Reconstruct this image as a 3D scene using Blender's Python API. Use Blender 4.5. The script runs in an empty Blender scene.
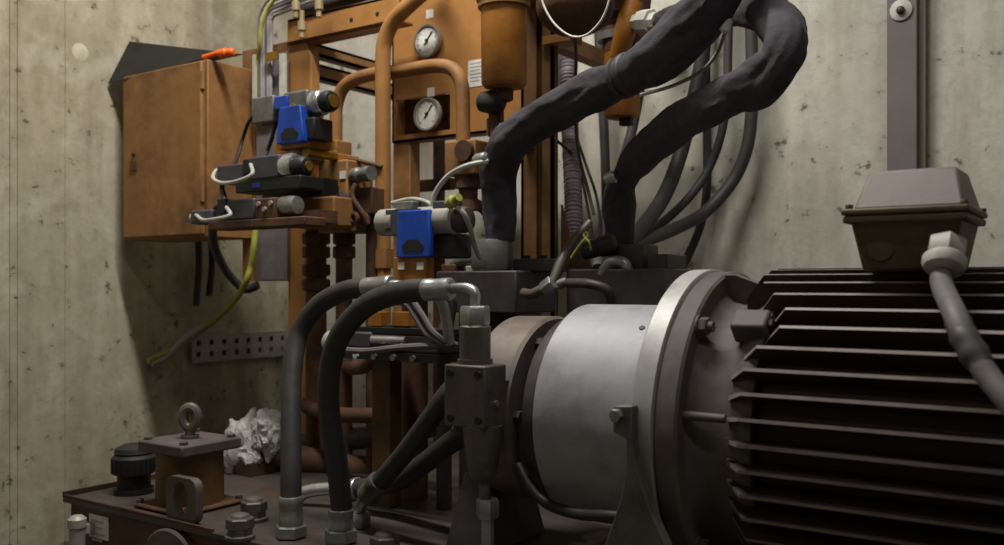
import bpy, bmesh, math, random
from mathutils import Vector, Matrix, noise

random.seed(7)
SC = bpy.context.scene
COL = SC.collection
PI = math.pi
EYE = 1.4                      # eye height above the floor
YAW = math.radians(34.5)
SN, CS = math.sin(YAW), math.cos(YAW)
FPX, CX, HY = 920.0, 502.0, 284.0

# ------------------------------------------------------------------ places
def _ray(px, py):
    u = (px - CX) / FPX; v = (HY - py) / FPX
    return Vector((-SN + u * CS, CS + u * SN, v))
def atY(px, py, Y):
    d = _ray(px, py); f = Y / d.y
    return Vector((d.x * f, Y, EYE + d.z * f))
def atX(px, py, X):
    d = _ray(px, py); f = X / d.x
    return Vector((X, d.y * f, EYE + d.z * f))
def atZ(px, py, Z):            # Z relative to the eye
    d = _ray(px, py); f = Z / d.z
    return Vector((d.x * f, d.y * f, EYE + Z))
def xs(px, Y): return atY(px, HY, Y).x
def V(x, y, z): return Vector((x, y, z))

# ------------------------------------------------------------------ mesh builder
class MB:
    def __init__(s): s.bm = bmesh.new()
    def _face(s, vs):
        try: s.bm.faces.new(vs)
        except ValueError: pass
    def box(s, lo, hi):
        x0, y0, z0 = [min(a, b) for a, b in zip(lo, hi)]; x1, y1, z1 = [max(a, b) for a, b in zip(lo, hi)]
        v = [s.bm.verts.new(p) for p in ((x0,y0,z0),(x1,y0,z0),(x1,y1,z0),(x0,y1,z0),(x0,y0,z1),(x1,y0,z1),(x1,y1,z1),(x0,y1,z1))]
        for f in ((0,3,2,1),(4,5,6,7),(0,1,5,4),(1,2,6,5),(2,3,7,6),(3,0,4,7)): s._face([v[i] for i in f])
        return s
    def obox(s, c, ax, ay, az):   # oriented box: half-axis vectors
        c = Vector(c); v = []
        for k in (-1, 1):
            for i, j in ((-1,-1),(1,-1),(1,1),(-1,1)): v.append(s.bm.verts.new(c + i*ax + j*ay + k*az))
        for f in ((0,3,2,1),(4,5,6,7),(0,1,5,4),(1,2,6,5),(2,3,7,6),(3,0,4,7)): s._face([v[i] for i in f])
        return s
    def frustum(s, lo, hi, inset):  # box whose top is inset (dx, dy)
        x0,y0,z0 = lo; x1,y1,z1 = hi; a, b = inset
        p = [(x0,y0,z0),(x1,y0,z0),(x1,y1,z0),(x0,y1,z0),(x0+a,y0+b,z1),(x1-a,y0+b,z1),(x1-a,y1-b,z1),(x0+a,y1-b,z1)]
        v = [s.bm.verts.new(q) for q in p]
        for f in ((0,3,2,1),(4,5,6,7),(0,1,5,4),(1,2,6,5),(2,3,7,6),(3,0,4,7)): s._face([v[i] for i in f])
        return s
    def _frame(s, d):
        d = d.normalized(); a = Vector((0,0,1)) if abs(d.z) < .9 else Vector((1,0,0))
        x = d.cross(a).normalized(); return x, d.cross(x).normalized()
    def lathe(s, p0, d, prof, n=32, rot=0, cap=True):   # prof: (distance along d, radius)
        p0 = Vector(p0); d = Vector(d).normalized(); x, y = s._frame(d); rings = []
        for t, r in prof:
            c = p0 + d * t
            rings.append([s.bm.verts.new(c + (x*math.cos(2*PI*k/n+rot) + y*math.sin(2*PI*k/n+rot)) * max(r, 1e-4)) for k in range(n)])
        for a, b in zip(rings, rings[1:]):
            for k in range(n): s._face([a[k], a[(k+1)%n], b[(k+1)%n], b[k]])
        if cap:
            s._face(list(reversed(rings[0]))); s._face(rings[-1])
        return s
    def cyl(s, p0, p1, r0, r1=None, n=24, rot=0):
        p0, p1 = Vector(p0), Vector(p1)
        return s.lathe(p0, p1 - p0, [(0, r0), ((p1-p0).length, r0 if r1 is None else r1)], n, rot)
    def hexa(s, p0, p1, r, rot=0):
        p0, p1 = Vector(p0), Vector(p1); L = (p1-p0).length
        return s.lathe(p0, p1-p0, [(0, r*.9), (L*.12, r), (L*.88, r), (L, r*.9)], 6, rot)
    def sphere(s, c, r, n=20, sc=(1,1,1)):
        prof = [(-r*math.cos(PI*k/(n//2)), r*math.sin(PI*k/(n//2))) for k in range(n//2+1)]
        b = len(s.bm.verts); s.lathe(Vector((0,0,0)), (0,0,1), prof, n, cap=False)
        s.bm.verts.ensure_lookup_table()
        for v in list(s.bm.verts)[b:]: v.co = Vector((v.co.x*sc[0], v.co.y*sc[1], v.co.z*sc[2])) + Vector(c)
        return s
    def tube(s, pts, r, n=14, sub=8, smooth=True, closed=False, wrinkle=None):
        P = [Vector(p) for p in pts]
        R = r if isinstance(r, (list, tuple)) else [r]*len(P)
        if smooth and len(P) > 2:
            Q, RR = [], []
            m = len(P); rng = range(m if closed else m-1)
            for i in rng:
                g = lambda k: P[k % m] if closed else P[max(0, min(m-1, k))]
                p0, p1, p2, p3 = g(i-1), g(i), g(i+1), g(i+2)
                r1, r2 = R[i % m], R[(i+1) % m]
                for k in range(sub):
                    t = k/sub
                    Q.append(.5*((2*p1)+(p2-p0)*t+(2*p0-5*p1+4*p2-p3)*t*t+(3*p1-p0-3*p2+p3)*t**3)); RR.append(r1+(r2-r1)*t)
            if not closed: Q.append(P[-1]); RR.append(R[-1])
            P, R = Q, RR
        m = len(P)
        T = [(P[(i+1) % m] - P[i-1]) if closed else (P[min(i+1, m-1)] - P[max(i-1, 0)]) for i in range(m)]
        T = [t.normalized() for t in T]
        x, _ = s._frame(T[0]); rings = []; L = 0
        for i in range(m):
            x = (x - T[i]*x.dot(T[i])).normalized(); y = T[i].cross(x)
            if i: L += (P[i]-P[i-1]).length
            ring = []
            for k in range(n):
                a = 2*PI*k/n; rr = R[i]
                if wrinkle: rr *= wrinkle(L, a)
                ring.append(s.bm.verts.new(P[i] + (x*math.cos(a)+y*math.sin(a))*rr))
            rings.append(ring)
        pairs = list(zip(rings, rings[1:])) + ([(rings[-1], rings[0])] if closed else [])
        for a, b in pairs:
            for k in range(n): s._face([a[k], a[(k+1)%n], b[(k+1)%n], b[k]])
        if not closed:
            s._face(list(reversed(rings[0]))); s._face(rings[-1])
        return s
    def prism(s, poly, off):      # polygon (list of Vectors) extruded by vector off
        off = Vector(off); a = [s.bm.verts.new(Vector(p)) for p in poly]; b = [s.bm.verts.new(Vector(p)+off) for p in poly]
        s._face(list(reversed(a))); s._face(b)
        n = len(poly)
        for k in range(n): s._face([a[k], a[(k+1)%n], b[(k+1)%n], b[k]])
        return s

def build(name, mb, mat, root=None, label=None, bevel=0, smooth=True, angle=35):
    bm = mb.bm
    bmesh.ops.recalc_face_normals(bm, faces=bm.faces)
    org = root.matrix_world_loc if False else None
    o_loc = ROOTLOC[root.name] if root is not None else Vector((0,0,0))
    if root is None:
        lo = Vector((1e9,)*3); hi = Vector((-1e9,)*3)
        for v in bm.verts:
            for i in range(3): lo[i] = min(lo[i], v.co[i]); hi[i] = max(hi[i], v.co[i])
        o_loc = Vector(((lo.x+hi.x)/2, (lo.y+hi.y)/2, lo.z))
    for v in bm.verts: v.co -= o_loc
    me = bpy.data.meshes.new(name); bm.to_mesh(me); bm.free()
    me.materials.append(mat)
    if smooth:
        me.polygons.foreach_set('use_smooth', [True]*len(me.polygons))
        me.set_sharp_from_angle(angle=math.radians(angle))
    o = bpy.data.objects.new(name, me); COL.objects.link(o)
    ROOTLOC[o.name] = o_loc
    if root is None: o.location = o_loc
    else:
        o.parent = root
    if label: o['label'] = label
    if bevel:
        m = o.modifiers.new('edge', 'BEVEL'); m.width = bevel; m.segments = 2; m.limit_method = 'ANGLE'; m.angle_limit = math.radians(40)
    return o
ROOTLOC = {}
def tag(o, label, cat, group=None, kind=None):
    o['label'] = label; o['category'] = cat
    if group: o['group'] = group
    if kind: o['kind'] = kind
    return o
def thing(name, label, cat, loc, group=None):
    o = bpy.data.objects.new(name, None); COL.objects.link(o); o.location = Vector(loc)
    o.empty_display_size = .05; ROOTLOC[o.name] = Vector(loc)
    return tag(o, label, cat, group)
def struct(name, mb, mat, **k):
    o = build(name, mb, mat, **k); o['kind'] = 'structure'; return o
def sub(name, mb, mat, par, **k):
    """part of a part (par is a mesh built under a root): same origin"""
    return build(name, mb, mat, par, **k)

# ------------------------------------------------------------------ materials
def mat_new(name):
    m = bpy.data.materials.new(name); m.use_nodes = True
    nt = m.node_tree; b = nt.nodes['Principled BSDF']; return m, nt, b
def rgb(h):   # sRGB 0-255 -> linear
    return tuple((c/255/12.92 if c/255 <= .04045 else ((c/255+.055)/1.055)**2.4) for c in h) + (1,)
def worn(name, c1, c2, c3=None, rough=.6, metal=0, scale=14, bump=.15, spec=.4, patch=4.0, lo=.42, hi=.62):
    """paint or metal with a fine mottling (c1-c2) and larger dirt / rust patches (c3)"""
    m, nt, b = mat_new(name); N = nt.nodes.new; L = nt.links.new
    tc = N('ShaderNodeTexCoord')
    n1 = N('ShaderNodeTexNoise'); n1.inputs['Scale'].default_value = scale; n1.inputs['Detail'].default_value = 6; n1.inputs['Roughness'].default_value = .65
    L(tc.outputs['Object'], n1.inputs['Vector'])
    r1 = N('ShaderNodeValToRGB'); r1.color_ramp.elements[0].position = .35; r1.color_ramp.elements[1].position = .68
    r1.color_ramp.elements[0].color = rgb(c1); r1.color_ramp.elements[1].color = rgb(c2); L(n1.outputs['Fac'], r1.inputs['Fac'])
    out = r1.outputs['Color']
    if c3:
        n2 = N('ShaderNodeTexNoise'); n2.inputs['Scale'].default_value = patch; n2.inputs['Detail'].default_value = 8; n2.inputs['Roughness'].default_value = .7
        L(tc.outputs['Object'], n2.inputs['Vector'])
        r2 = N('ShaderNodeValToRGB'); r2.color_ramp.elements[0].position = lo; r2.color_ramp.elements[1].position = hi
        L(n2.outputs['Fac'], r2.inputs['Fac'])
        mx = N('ShaderNodeMix'); mx.data_type = 'RGBA'; L(r2.outputs['Color'], mx.inputs['Factor']); L(out, mx.inputs[6]); mx.inputs[7].default_value = rgb(c3)
        out = mx.outputs[2]
    L(out, b.inputs['Base Color'])
    rr = N('ShaderNodeMapRange'); rr.inputs['To Min'].default_value = max(.05, rough-.12); rr.inputs['To Max'].default_value = min(1, rough+.15)
    L(n1.outputs['Fac'], rr.inputs['Value']); L(rr.outputs['Result'], b.inputs['Roughness'])
    b.inputs['Metallic'].default_value = metal; b.inputs['Specular IOR Level'].default_value = spec
    if bump:
        bp = N('ShaderNodeBump'); bp.inputs['Strength'].default_value = bump; bp.inputs['Distance'].default_value = .004
        L(n1.outputs['Fac'], bp.inputs['Height']); L(bp.outputs['Normal'], b.inputs['Normal'])
    return m
def plain(name, c, rough=.5, metal=0, spec=.4):
    return worn(name, tuple(int(x*.9) for x in c), tuple(min(255, int(x*1.06)) for x in c), None, rough, metal, 30, .05, spec)
def concrete(name, c1, c2, c3, pit=0.0):
    m, nt, b = mat_new(name); N = nt.nodes.new; L = nt.links.new
    tc = N('ShaderNodeTexCoord')
    def nz(scale, det, ro, stretch=(1,1,1)):
        mp = N('ShaderNodeMapping'); mp.inputs['Scale'].default_value = stretch; L(tc.outputs['Object'], mp.inputs['Vector'])
        n = N('ShaderNodeTexNoise'); n.inputs['Scale'].default_value = scale; n.inputs['Detail'].default_value = det; n.inputs['Roughness'].default_value = ro
        L(mp.outputs['Vector'], n.inputs['Vector']); return n
    big = nz(3.0, 6, .62, (1,1,.6)); fine = nz(24, 8, .7); stain = nz(5, 6, .65, (1.6,1.6,.45)); pits = nz(24, 3, .6); streak = nz(7, 4, .55, (1,1,.05)); blot = nz(9, 5, .6)
    r = N('ShaderNodeValToRGB'); r.color_ramp.elements[0].position = .36; r.color_ramp.elements[1].position = .64
    r.color_ramp.elements[0].color = rgb(c1); r.color_ramp.elements[1].color = rgb(c2); L(big.outputs['Fac'], r.inputs['Fac'])
    def mixer(a, fac, col, mode='MIX'):
        mx = N('ShaderNodeMix'); mx.data_type = 'RGBA'; mx.blend_type = mode; L(fac, mx.inputs['Factor']); L(a, mx.inputs[6]); mx.inputs[7].default_value = col; return mx.outputs[2]
    def ramp(src, a, bb, va=0, vb=1):
        q = N('ShaderNodeMapRange'); q.inputs['From Min'].default_value = a; q.inputs['From Max'].default_value = bb; q.inputs['To Min'].default_value = va; q.inputs['To Max'].default_value = vb
        L(src, q.inputs['Value']); return q.outputs['Result']
    out = mixer(r.outputs['Color'], ramp(stain.outputs['Fac'], .47, .72, 0, .6), rgb(c3))
    out = mixer(out, ramp(blot.outputs['Fac'], .5, .68, 0, .4), rgb((205,200,186)))
    out = mixer(out, ramp(fine.outputs['Fac'], .46, .76, 0, .5), rgb(c3))
    out = mixer(out, ramp(streak.outputs['Fac'], .5, .72, 0, .45), rgb(c3))
    pf = ramp(pits.outputs['Fac'], .67-pit, .745-pit, 0, .7)
    out = mixer(out, pf, rgb((70,64,54)))
    L(out, b.inputs['Base Color']); b.inputs['Roughness'].default_value = .9; b.inputs['Specular IOR Level'].default_value = .15
    mth = N('ShaderNodeMath'); mth.operation = 'MULTIPLY_ADD'; L(pf, mth.inputs[0]); mth.inputs[1].default_value = -1.5; L(fine.outputs['Fac'], mth.inputs[2])
    bp = N('ShaderNodeBump'); bp.inputs['Strength'].default_value = .35; bp.inputs['Distance'].default_value = .006; L(mth.outputs[0], bp.inputs['Height']); L(bp.outputs['Normal'], b.inputs['Normal'])
    return m

M = {}
M['concrete_warm'] = concrete('concrete_warm', (160,153,130), (186,178,156), (118,109,88), .03)
M['concrete_grey'] = concrete('concrete_grey', (184,180,168), (210,206,195), (146,139,126), .02)
M['concrete_dark'] = concrete('concrete_floor', (84,80,74), (100,96,88), (60,56,50))
M['ceiling'] = concrete('concrete_ceiling', (104,100,94), (122,118,110), (80,76,70))
M['orange'] = worn('orange_paint', (152,106,56), (170,122,68), (112,76,42), .55, 0, 20, .1, .35, 5, .5, .72)
M['orange_dull'] = worn('dull_orange_paint', (132,94,54), (150,108,66), (94,68,44), .6, 0, 22, .12, .3, 5, .48, .72)
M['ochre'] = worn('ochre_paint', (146,92,26), (166,108,38), (100,62,26), .45, 0, 16, .1, .45, 6, .48, .7)
M['post_brown'] = worn('brown_ochre_post', (112,80,48), (132,96,58), (82,60,40), .6, 0, 18, .15, .3, 5, .45, .68)
M['ochre_dark'] = worn('grimy_ochre_paint', (88,62,26), (108,76,32), (58,42,26), .55, 0, 16, .15, .4, 6, .42, .66)
M['rust'] = worn('rusty_brown_steel', (84,58,44), (108,76,56), (58,42,36), .7, .1, 26, .3, .3, 7, .45, .65)
M['tank'] = worn('oily_brown_tank', (74,48,32), (92,60,38), (44,34,28), .5, .1, 12, .2, .4, 5, .42, .64)
M['tank_top'] = worn('oily_tank_top', (66,60,56), (80,72,66), (104,58,26), .45, .2, 12, .2, .4, 2.6, .58, .72)
M['motor'] = worn('dusty_motor_paint', (78,71,69), (96,88,85), (66,57,52), .62, 0, 22, .2, .3, 6, .5, .72)
M['fin_edge'] = worn('lit_fin_edge', (116,106,102), (134,122,118), (92,76,66), .5, 0, 30, .1, .4, 8, .5, .7)  # motor colour painted lighter, for the light on the fin rims
M['fin'] = worn('shade_dark_fin_paint', (50,42,38), (62,52,47), (44,33,26), .55, 0, 22, .15, .35, 6, .45, .7)  # motor colour painted darker, for the shade between the fins
M['tbox'] = worn('mauve_grey_box', (104,92,90), (122,108,105), (88,75,72), .5, 0, 14, .12, .4, 7, .5, .7)
M['tbase'] = worn('brown_terminal_base', (84,70,54), (104,88,68), (62,50,38), .6, 0, 18, .2, .3, 8, .45, .65)
M['alu'] = worn('cast_aluminium', (140,140,146), (160,160,166), (112,112,118), .55, .3, 9, .1, .5, 7, .5, .75)
M['alu_edge'] = worn('machined_aluminium', (148,147,147), (168,166,164), (120,116,112), .5, .4, 12, .08, .5, 7, .5, .75)
M['pump_brown'] = worn('brown_stained_casting', (104,95,92), (122,112,106), (86,72,60), .5, .3, 16, .15, .4, 7, .45, .7)
M['grey_steel'] = worn('oily_grey_steel', (86,82,76), (104,98,92), (64,58,52), .48, .35, 18, .12, .45, 7, .48, .7)
M['dark_steel'] = worn('dark_oily_block', (64,60,62), (78,73,74), (50,44,42), .5, .2, 16, .12, .4, 7, .5, .7)
M['zinc'] = worn('zinc_plated_fitting', (150,152,152), (178,180,180), (116,114,110), .35, .75, 25, .05, .5, 9, .52, .72)
M['chrome'] = worn('bright_steel', (190,192,194), (214,214,216), None, .28, .85, 25, .03)
M['rubber'] = worn('black_hose_rubber', (44,43,43), (54,52,52), (64,60,56), .55, 0, 40, .05, .4, 9, .5, .8)
M['black'] = plain('black_plastic', (28,27,27), .5)
M['blackmetal'] = worn('black_sheet_metal', (34,32,31), (44,42,40), (60,56,52), .6, 0, 12, .05, .3, 3, .55, .8)
M['sleeve'] = worn('black_fabric_sleeve', (56,54,59), (68,65,71), (78,74,79), .85, 0, 60, .5, .25, 7, .5, .8)
M['gland'] = plain('pale_gland', (150,146,138), .5)
M['grey_cable'] = plain('grey_cable_sheath', (100,96,96), .55)
M['dark_cable'] = plain('dark_grey_cable', (62,60,60), .55)
M['pale_cable'] = plain('pale_grey_cable', (172,170,164), .5)
M['white'] = plain('white_plastic', (206,204,196), .5)
M['trunk_white'] = plain('pale_trunking', (190,190,180), .5)
M['trunk_grey'] = plain('grey_wiring', (158,154,154), .6)
M['trunk_back'] = plain('lilac_grey_plate', (112,106,108), .6)
M['blue'] = worn('blue_label_plastic', (16,62,158), (22,74,178), (14,48,120), .45, 0, 20, .03, .45, 8, .55, .75)
M['valve_grey'] = worn('grey_valve_body', (104,104,102), (124,124,122), (84,80,76), .45, .3, 20, .08, .45, 8, .5, .7)
M['coil'] = plain('charcoal_coil_plastic', (66,66,72), .5)
M['yellow'] = plain('yellow_green_sheath', (150,152,62), .55)
M['yellow_pale'] = plain('pale_yellow_sheath', (186,184,104), .5)
M['green'] = plain('green_stripe', (70,120,60), .5)
M['bright_orange'] = plain('bright_orange_plastic', (238,104,22), .4)
M['channel'] = worn('grey_painted_channel', (112,106,106), (122,116,116), None, .5, .1, 10, .04)
M['channel_side'] = worn('olive_grey_channel_side', (112,104,92), (122,114,100), None, .6, 0, 10, .04)
M['paper'] = plain('pale_sticker', (206,206,200), .6)
M['paper_mark'] = plain('sticker_print', (168,168,166), .6)
M['dial'] = plain('gauge_dial', (234,234,228), .4)
M['gauge_rim'] = worn('gauge_rim_steel', (150,148,142), (176,174,168), None, .35, .6, 30, .03)
M['conduit'] = plain('lilac_grey_conduit', (138,128,138), .55)
M['brass'] = worn('brass_end', (150,120,50), (172,140,66), None, .35, .8, 20, .03)
M['brass_pale'] = worn('tarnished_brass', (150,132,100), (172,154,122), None, .45, .3, 20, .05)
M['galv'] = worn('galvanised_tray', (146,144,138), (166,162,154), None, .5, .2, 18, .05)
mt, nt, b = mat_new('clear_crumpled_film')
b.inputs['Base Color'].default_value = rgb((214,212,208)); b.inputs['Roughness'].default_value = .14; b.inputs['Transmission Weight'].default_value = .3; b.inputs['IOR'].default_value = 1.3
nz = nt.nodes.new('ShaderNodeTexNoise'); nz.inputs['Scale'].default_value = 40; bp = nt.nodes.new('ShaderNodeBump'); bp.inputs['Strength'].default_value = .6; bp.inputs['Distance'].default_value = .01
nt.links.new(nz.outputs['Fac'], bp.inputs['Height']); nt.links.new(bp.outputs['Normal'], b.inputs['Normal'])
M['film'] = mt

# ------------------------------------------------------------------ the setting
XL, YB = -2.63, 2.46
H = 3.7
mb = MB()          # left wall: cast in boards of slightly different depth
cuts = [-3.2, -.2, .6] + [atX(p, HY, XL).y for p in (-12, 5, 11, 18, 65)] + [2.46]
offs = [0, .004, .0, .003, .009, .005, .001, -.002]
for a, c, d in zip(cuts, cuts[1:], offs): mb.box((XL-.2, a, 0), (XL - d, c, H))
struct('wall_left', mb, M['concrete_warm'], smooth=False)
wl = bpy.data.objects['wall_left']
q = atX(80, 52, XL)
build('tie_hole_plug', MB().lathe(V(XL-.002, q.y, q.z), (1,0,0), [(0,.026),(.004,.026),(.0045,.024)], 28), plain('pale_filler', (196,190,172), .9, 0, .1), wl, 'round pale filled tie hole', )['kind'] = 'structure'
struct('wall_back', MB().box((XL-.2, YB, 0), (3.2, YB+.2, H)), M['concrete_grey'], smooth=False)
struct('wall_right', MB().box((3.0, -3.2, 0), (3.2, YB, H)), M['concrete_grey'], smooth=False)
struct('wall_front', MB().box((XL-.2, -3.4, 0), (3.2, -3.2, H)), M['concrete_grey'], smooth=False)
struct('floor', MB().box((XL-.2, -3.4, -.1), (3.2, YB+.2, 0)), M['concrete_dark'], smooth=False)
struct('ceiling', MB().box((XL-.2, -3.4, H), (3.2, YB+.2, H+.1)), M['ceiling'], smooth=False)

# ------------------------------------------------------------------ tank
TZ = EYE - .49
TX0, TX1, TY0, TY1 = -2.033, .55, 1.172, 2.25
t = thing('oil_tank', 'rusty brown steel oil tank carrying the motor, pump and hoses', 'tank', (-1.1, 1.7, 0))
tb = build('tank_body', MB().box((TX0+.012, TY0+.012, 0), (TX1-.012, TY1-.012, TZ-.012)), M['tank'], t, bevel=.004)
build('top_plate', MB().box((TX0, TY0, TZ-.012), (TX1, TY1, TZ)), M['tank_top'], t, 'dark oily top plate', bevel=.002)
mb = MB(); mb.box((TX0, TY0, TZ), (TX0+.0055, TY1, TZ+.012)); mb.box((TX0, TY0, TZ), (-1.5, TY0+.006, TZ+.006))
build('edge_lip', mb, M['tank'], t)
# small sticker and fittings on the front face
p = atY(90, 513, TY0+.012); q = atY(109, 541, TY0+.012)
st = build('sticker', MB().box((p.x, TY0+.0095, q.z), (q.x, TY0+.0125, p.z)), M['paper'], t, 'pale sticker with faded print')
mb = MB()
for k in range(4): mb.box((p.x+.012, TY0+.0085, p.z-.016-.014*k), (q.x-.012-.01*(k % 2), TY0+.0097, p.z-.011-.014*k))
sub('print', mb, M['paper_mark'], st)
c = atY(77, 521, TY0-.025)
mb = MB(); mb.lathe(V(c.x, TY0-.025, c.z-.30), (0,0,1), [(0,.017),(.285,.017),(.287,.02),(.305,.02),(.312,.012)], 18)
mb.box((c.x-.012, TY0-.025, c.z-.03), (c.x+.012, TY0+.013, c.z-.01)); mb.box((c.x-.012, TY0-.025, c.z-.26), (c.x+.012, TY0+.013, c.z-.24))
build('level_gauge', mb, M['galv'], t, 'grey upright level gauge tube')
c = atY(174, 572, TY0+.01)
mb = MB(); mb.lathe(V(c.x, TY0+.013, c.z), (0,-1,0), [(0,.092),(.016,.092),(.02,.088),(.02,.05),(.028,.048)], 36)
cv = build('hand_hole_cover', mb, M['grey_steel'], t, 'round grey cover plate on tank front')
# lifting eye
c0, c1 = atY(169, 520, TY0+.02), atY(199, 527, TY0+.02)
zc = atY(184, 500, TY0+.02).z
w = (c1.x-c0.x)/2; xc = (c0.x+c1.x)/2; top = atY(184, 477, TY0+.02).z
mb = MB(); outer = []; inner = []
nn = 32
for k in range(nn):
    a = 2*PI*k/nn; ca, sa = math.cos(a), math.sin(a)
    k2 = 1/max(abs(ca), abs(sa)); rx = min(k2, 1.25)
    ox = xc + w*ca*rx; oz = zc + (top-zc)*sa*rx if sa > 0 else zc + (zc-TZ)*sa*rx
    ox = max(xc-w, min(xc+w, ox)); oz = max(TZ, min(top, oz))
    outer.append((ox, oz)); inner.append((xc + w*.48*ca, zc + .004 + w*.72*sa))
for yv in (TY0+.012, TY0+.03): pass
va = [[mb.bm.verts.new((x, yv, z)) for x, z in ring] for yv in (TY0+.012, TY0+.03) for ring in (outer, inner)]
for k in range(nn):
    j = (k+1) % nn
    mb._face([va[0][k], va[0][j], va[1][j], va[1][k]]); mb._face([va[2][k], va[3][k], va[3][j], va[2][j]])
    mb._face([va[0][k], va[2][k], va[2][j], va[0][j]]); mb._face([va[1][k], va[1][j], va[3][j], va[3][k]])
build('lifting_eye', mb, M['grey_steel'], t, 'flat lifting lug with an oval hole')

TZ += .0012
# breather cap
c = atZ(134, 492, -.4888)
t = thing('breather_cap', 'black ribbed breather cap on the tank corner beside square filter housing', 'cap', c)
build('neck', MB().lathe(c, (0,0,1), [(0,0.0445),(0.01068,0.0445),(0.01068,0.03738),(0.0445,0.03738)], 28), M['black'], t)
mb = MB(); mb.lathe(c+V(0,0,0.04272), (0,0,1), [(0,0.03916),(0.00356,0.04806),(0.04005,0.04984),(0.04628,0.0445),(0.04984,0.04094),(0.05162,0.0445),(0.0623,0.04094),(0.06942,0.0267),(0.0712,0.0089)], 30)
cp = build('cap', mb, M['blackmetal'], t)
mb = MB()
for k in range(24):
    a = 2*PI*k/24; d = V(math.cos(a), math.sin(a), 0)
    mb.obox(c+V(0,0,0.06408)+d*0.0494, d*0.00134, V(-d.y, d.x, 0)*0.00267, V(0,0,0.01602))
sub('grip_rib', mb, M['black'], cp)

# return filter housing
c = atZ(190, 505, -.4888)
t = thing('filter_housing', 'ochre return filter housing with bolted square lid and ring handle', 'filter', c)
ft = 0.14774
build('body', MB().lathe(c, (0,0,1), [(0,0.07476),(0.0178,0.07298),(0.1157,0.0712),(0.1246,0.07476)], 36), M['ochre_dark'], t)
build('base_flange', MB().box((c.x-0.08455, c.y-0.08455, TZ), (c.x+0.08455, c.y+0.08455, TZ+0.01068)), M['rust'], t, bevel=0.00534)
ld = build('lid', MB().box((c.x-0.07832, c.y-0.07832, TZ+0.12282), (c.x+0.07832, c.y+0.07832, TZ+ft)), M['motor'], t, 'dusty brown square lid', bevel=0.00445)
for i, j in ((-1,-1),(1,-1),(1,1),(-1,1)):
    p = V(c.x+i*0.0623, c.y+j*0.0623, TZ+ft); sub('bolt', MB().hexa(p, p+V(0,0,0.00712), 0.00979), M['grey_steel'], ld)
    p = V(c.x+i*0.07387, c.y+j*0.07387, TZ+0.01068); build('base_bolt', MB().hexa(p, p+V(0,0,0.00801), 0.0089), M['grey_steel'], t)
hz = TZ+ft
mb = MB(); mb.cyl((c.x, c.y, hz), (c.x, c.y, hz+0.00712), 0.01958); mb.cyl((c.x, c.y, hz), (c.x, c.y, hz+0.0267), 0.01068)
mb.tube([V(c.x + 0.01513*math.cos(2*PI*k/16)*CS, c.y + 0.01513*math.cos(2*PI*k/16)*SN, hz+0.04628+0.02136*math.sin(2*PI*k/16)) for k in range(16)], 0.01201, 10, 2, closed=True)
build('ring_handle', mb, M['grey_steel'], t)

# hex plugs on the tank top
for (px, py, lab) in ((240, 538, 'hex plug on tank top in front of the other, nearest the lifting lug'), (254, 520, 'hex plug on tank top just behind another, near plastic film'), (385, 558, 'hex plug on tank top below the slanting hose ends')):
    c = atZ(px, py, -.4888)
    t = thing('hex_plug', lab, 'plug', c, 'hex plugs on the tank top')
    build('collar', MB().lathe(c, (0,0,1), [(0,.029),(.006,.029),(.008,.024),(.02,.024)], 24), M['grey_steel'], t)
    build('hex_head', MB().hexa(c+V(0,0,.018), c+V(0,0,.040), .027, .3), M['grey_steel'], t)
    build('washer_face', MB().lathe(c+V(0,0,.039), (0,0,1), [(0,.020),(.006,.017),(.009,.010)], 20), M['grey_steel'], t)

# crumpled film around a pipe stub
c = atY(256, 447, 1.62)
t = thing('suction_pipe', 'dark pipe stub behind the filter with its end wrapped in plastic film', 'pipe', (c.x, c.y, TZ))
mb = MB(); mb.tube([V(c.x-.03, 1.58, c.z+.01), V(c.x+.05, 1.66, c.z-.02), V(c.x+.16, 1.74, c.z-.05), V(c.x+.25, 1.8, TZ)], .035, 16)
build('pipe', mb, M['rust'], t)
build('support_block', MB().box((c.x-.02, 1.56, TZ), (c.x+.05, 1.68, c.z-.03)), M['rust'], t)
def crumple(cc, r, sc, seed):
    mb = MB(); bmesh.ops.create_icosphere(mb.bm, subdivisions=4, radius=1)
    for v in mb.bm.verts:
        d = v.co.normalized(); q = d*2.4 + V(seed, 0, 0)
        k = 1 + .38*noise.noise(q*.7) + .5*abs(noise.noise(q*1.1)) - .08*abs(noise.noise(q*2.6))
        v.co = V(d.x*sc[0], d.y*sc[1], d.z*sc[2])*r*k + cc
    return mb
build('plastic_film', crumple(c+V(-.02,-.02,-.005), .06, (.95,.8,1.2), 1.2), M['film'], t, 'crumpled clear plastic film', angle=25)
build('plastic_film', crumple(atY(268, 434, 1.62), .045, (.8,.9,1.1), 5.2), M['film'], t, 'crumpled clear plastic film', angle=25)

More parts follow.
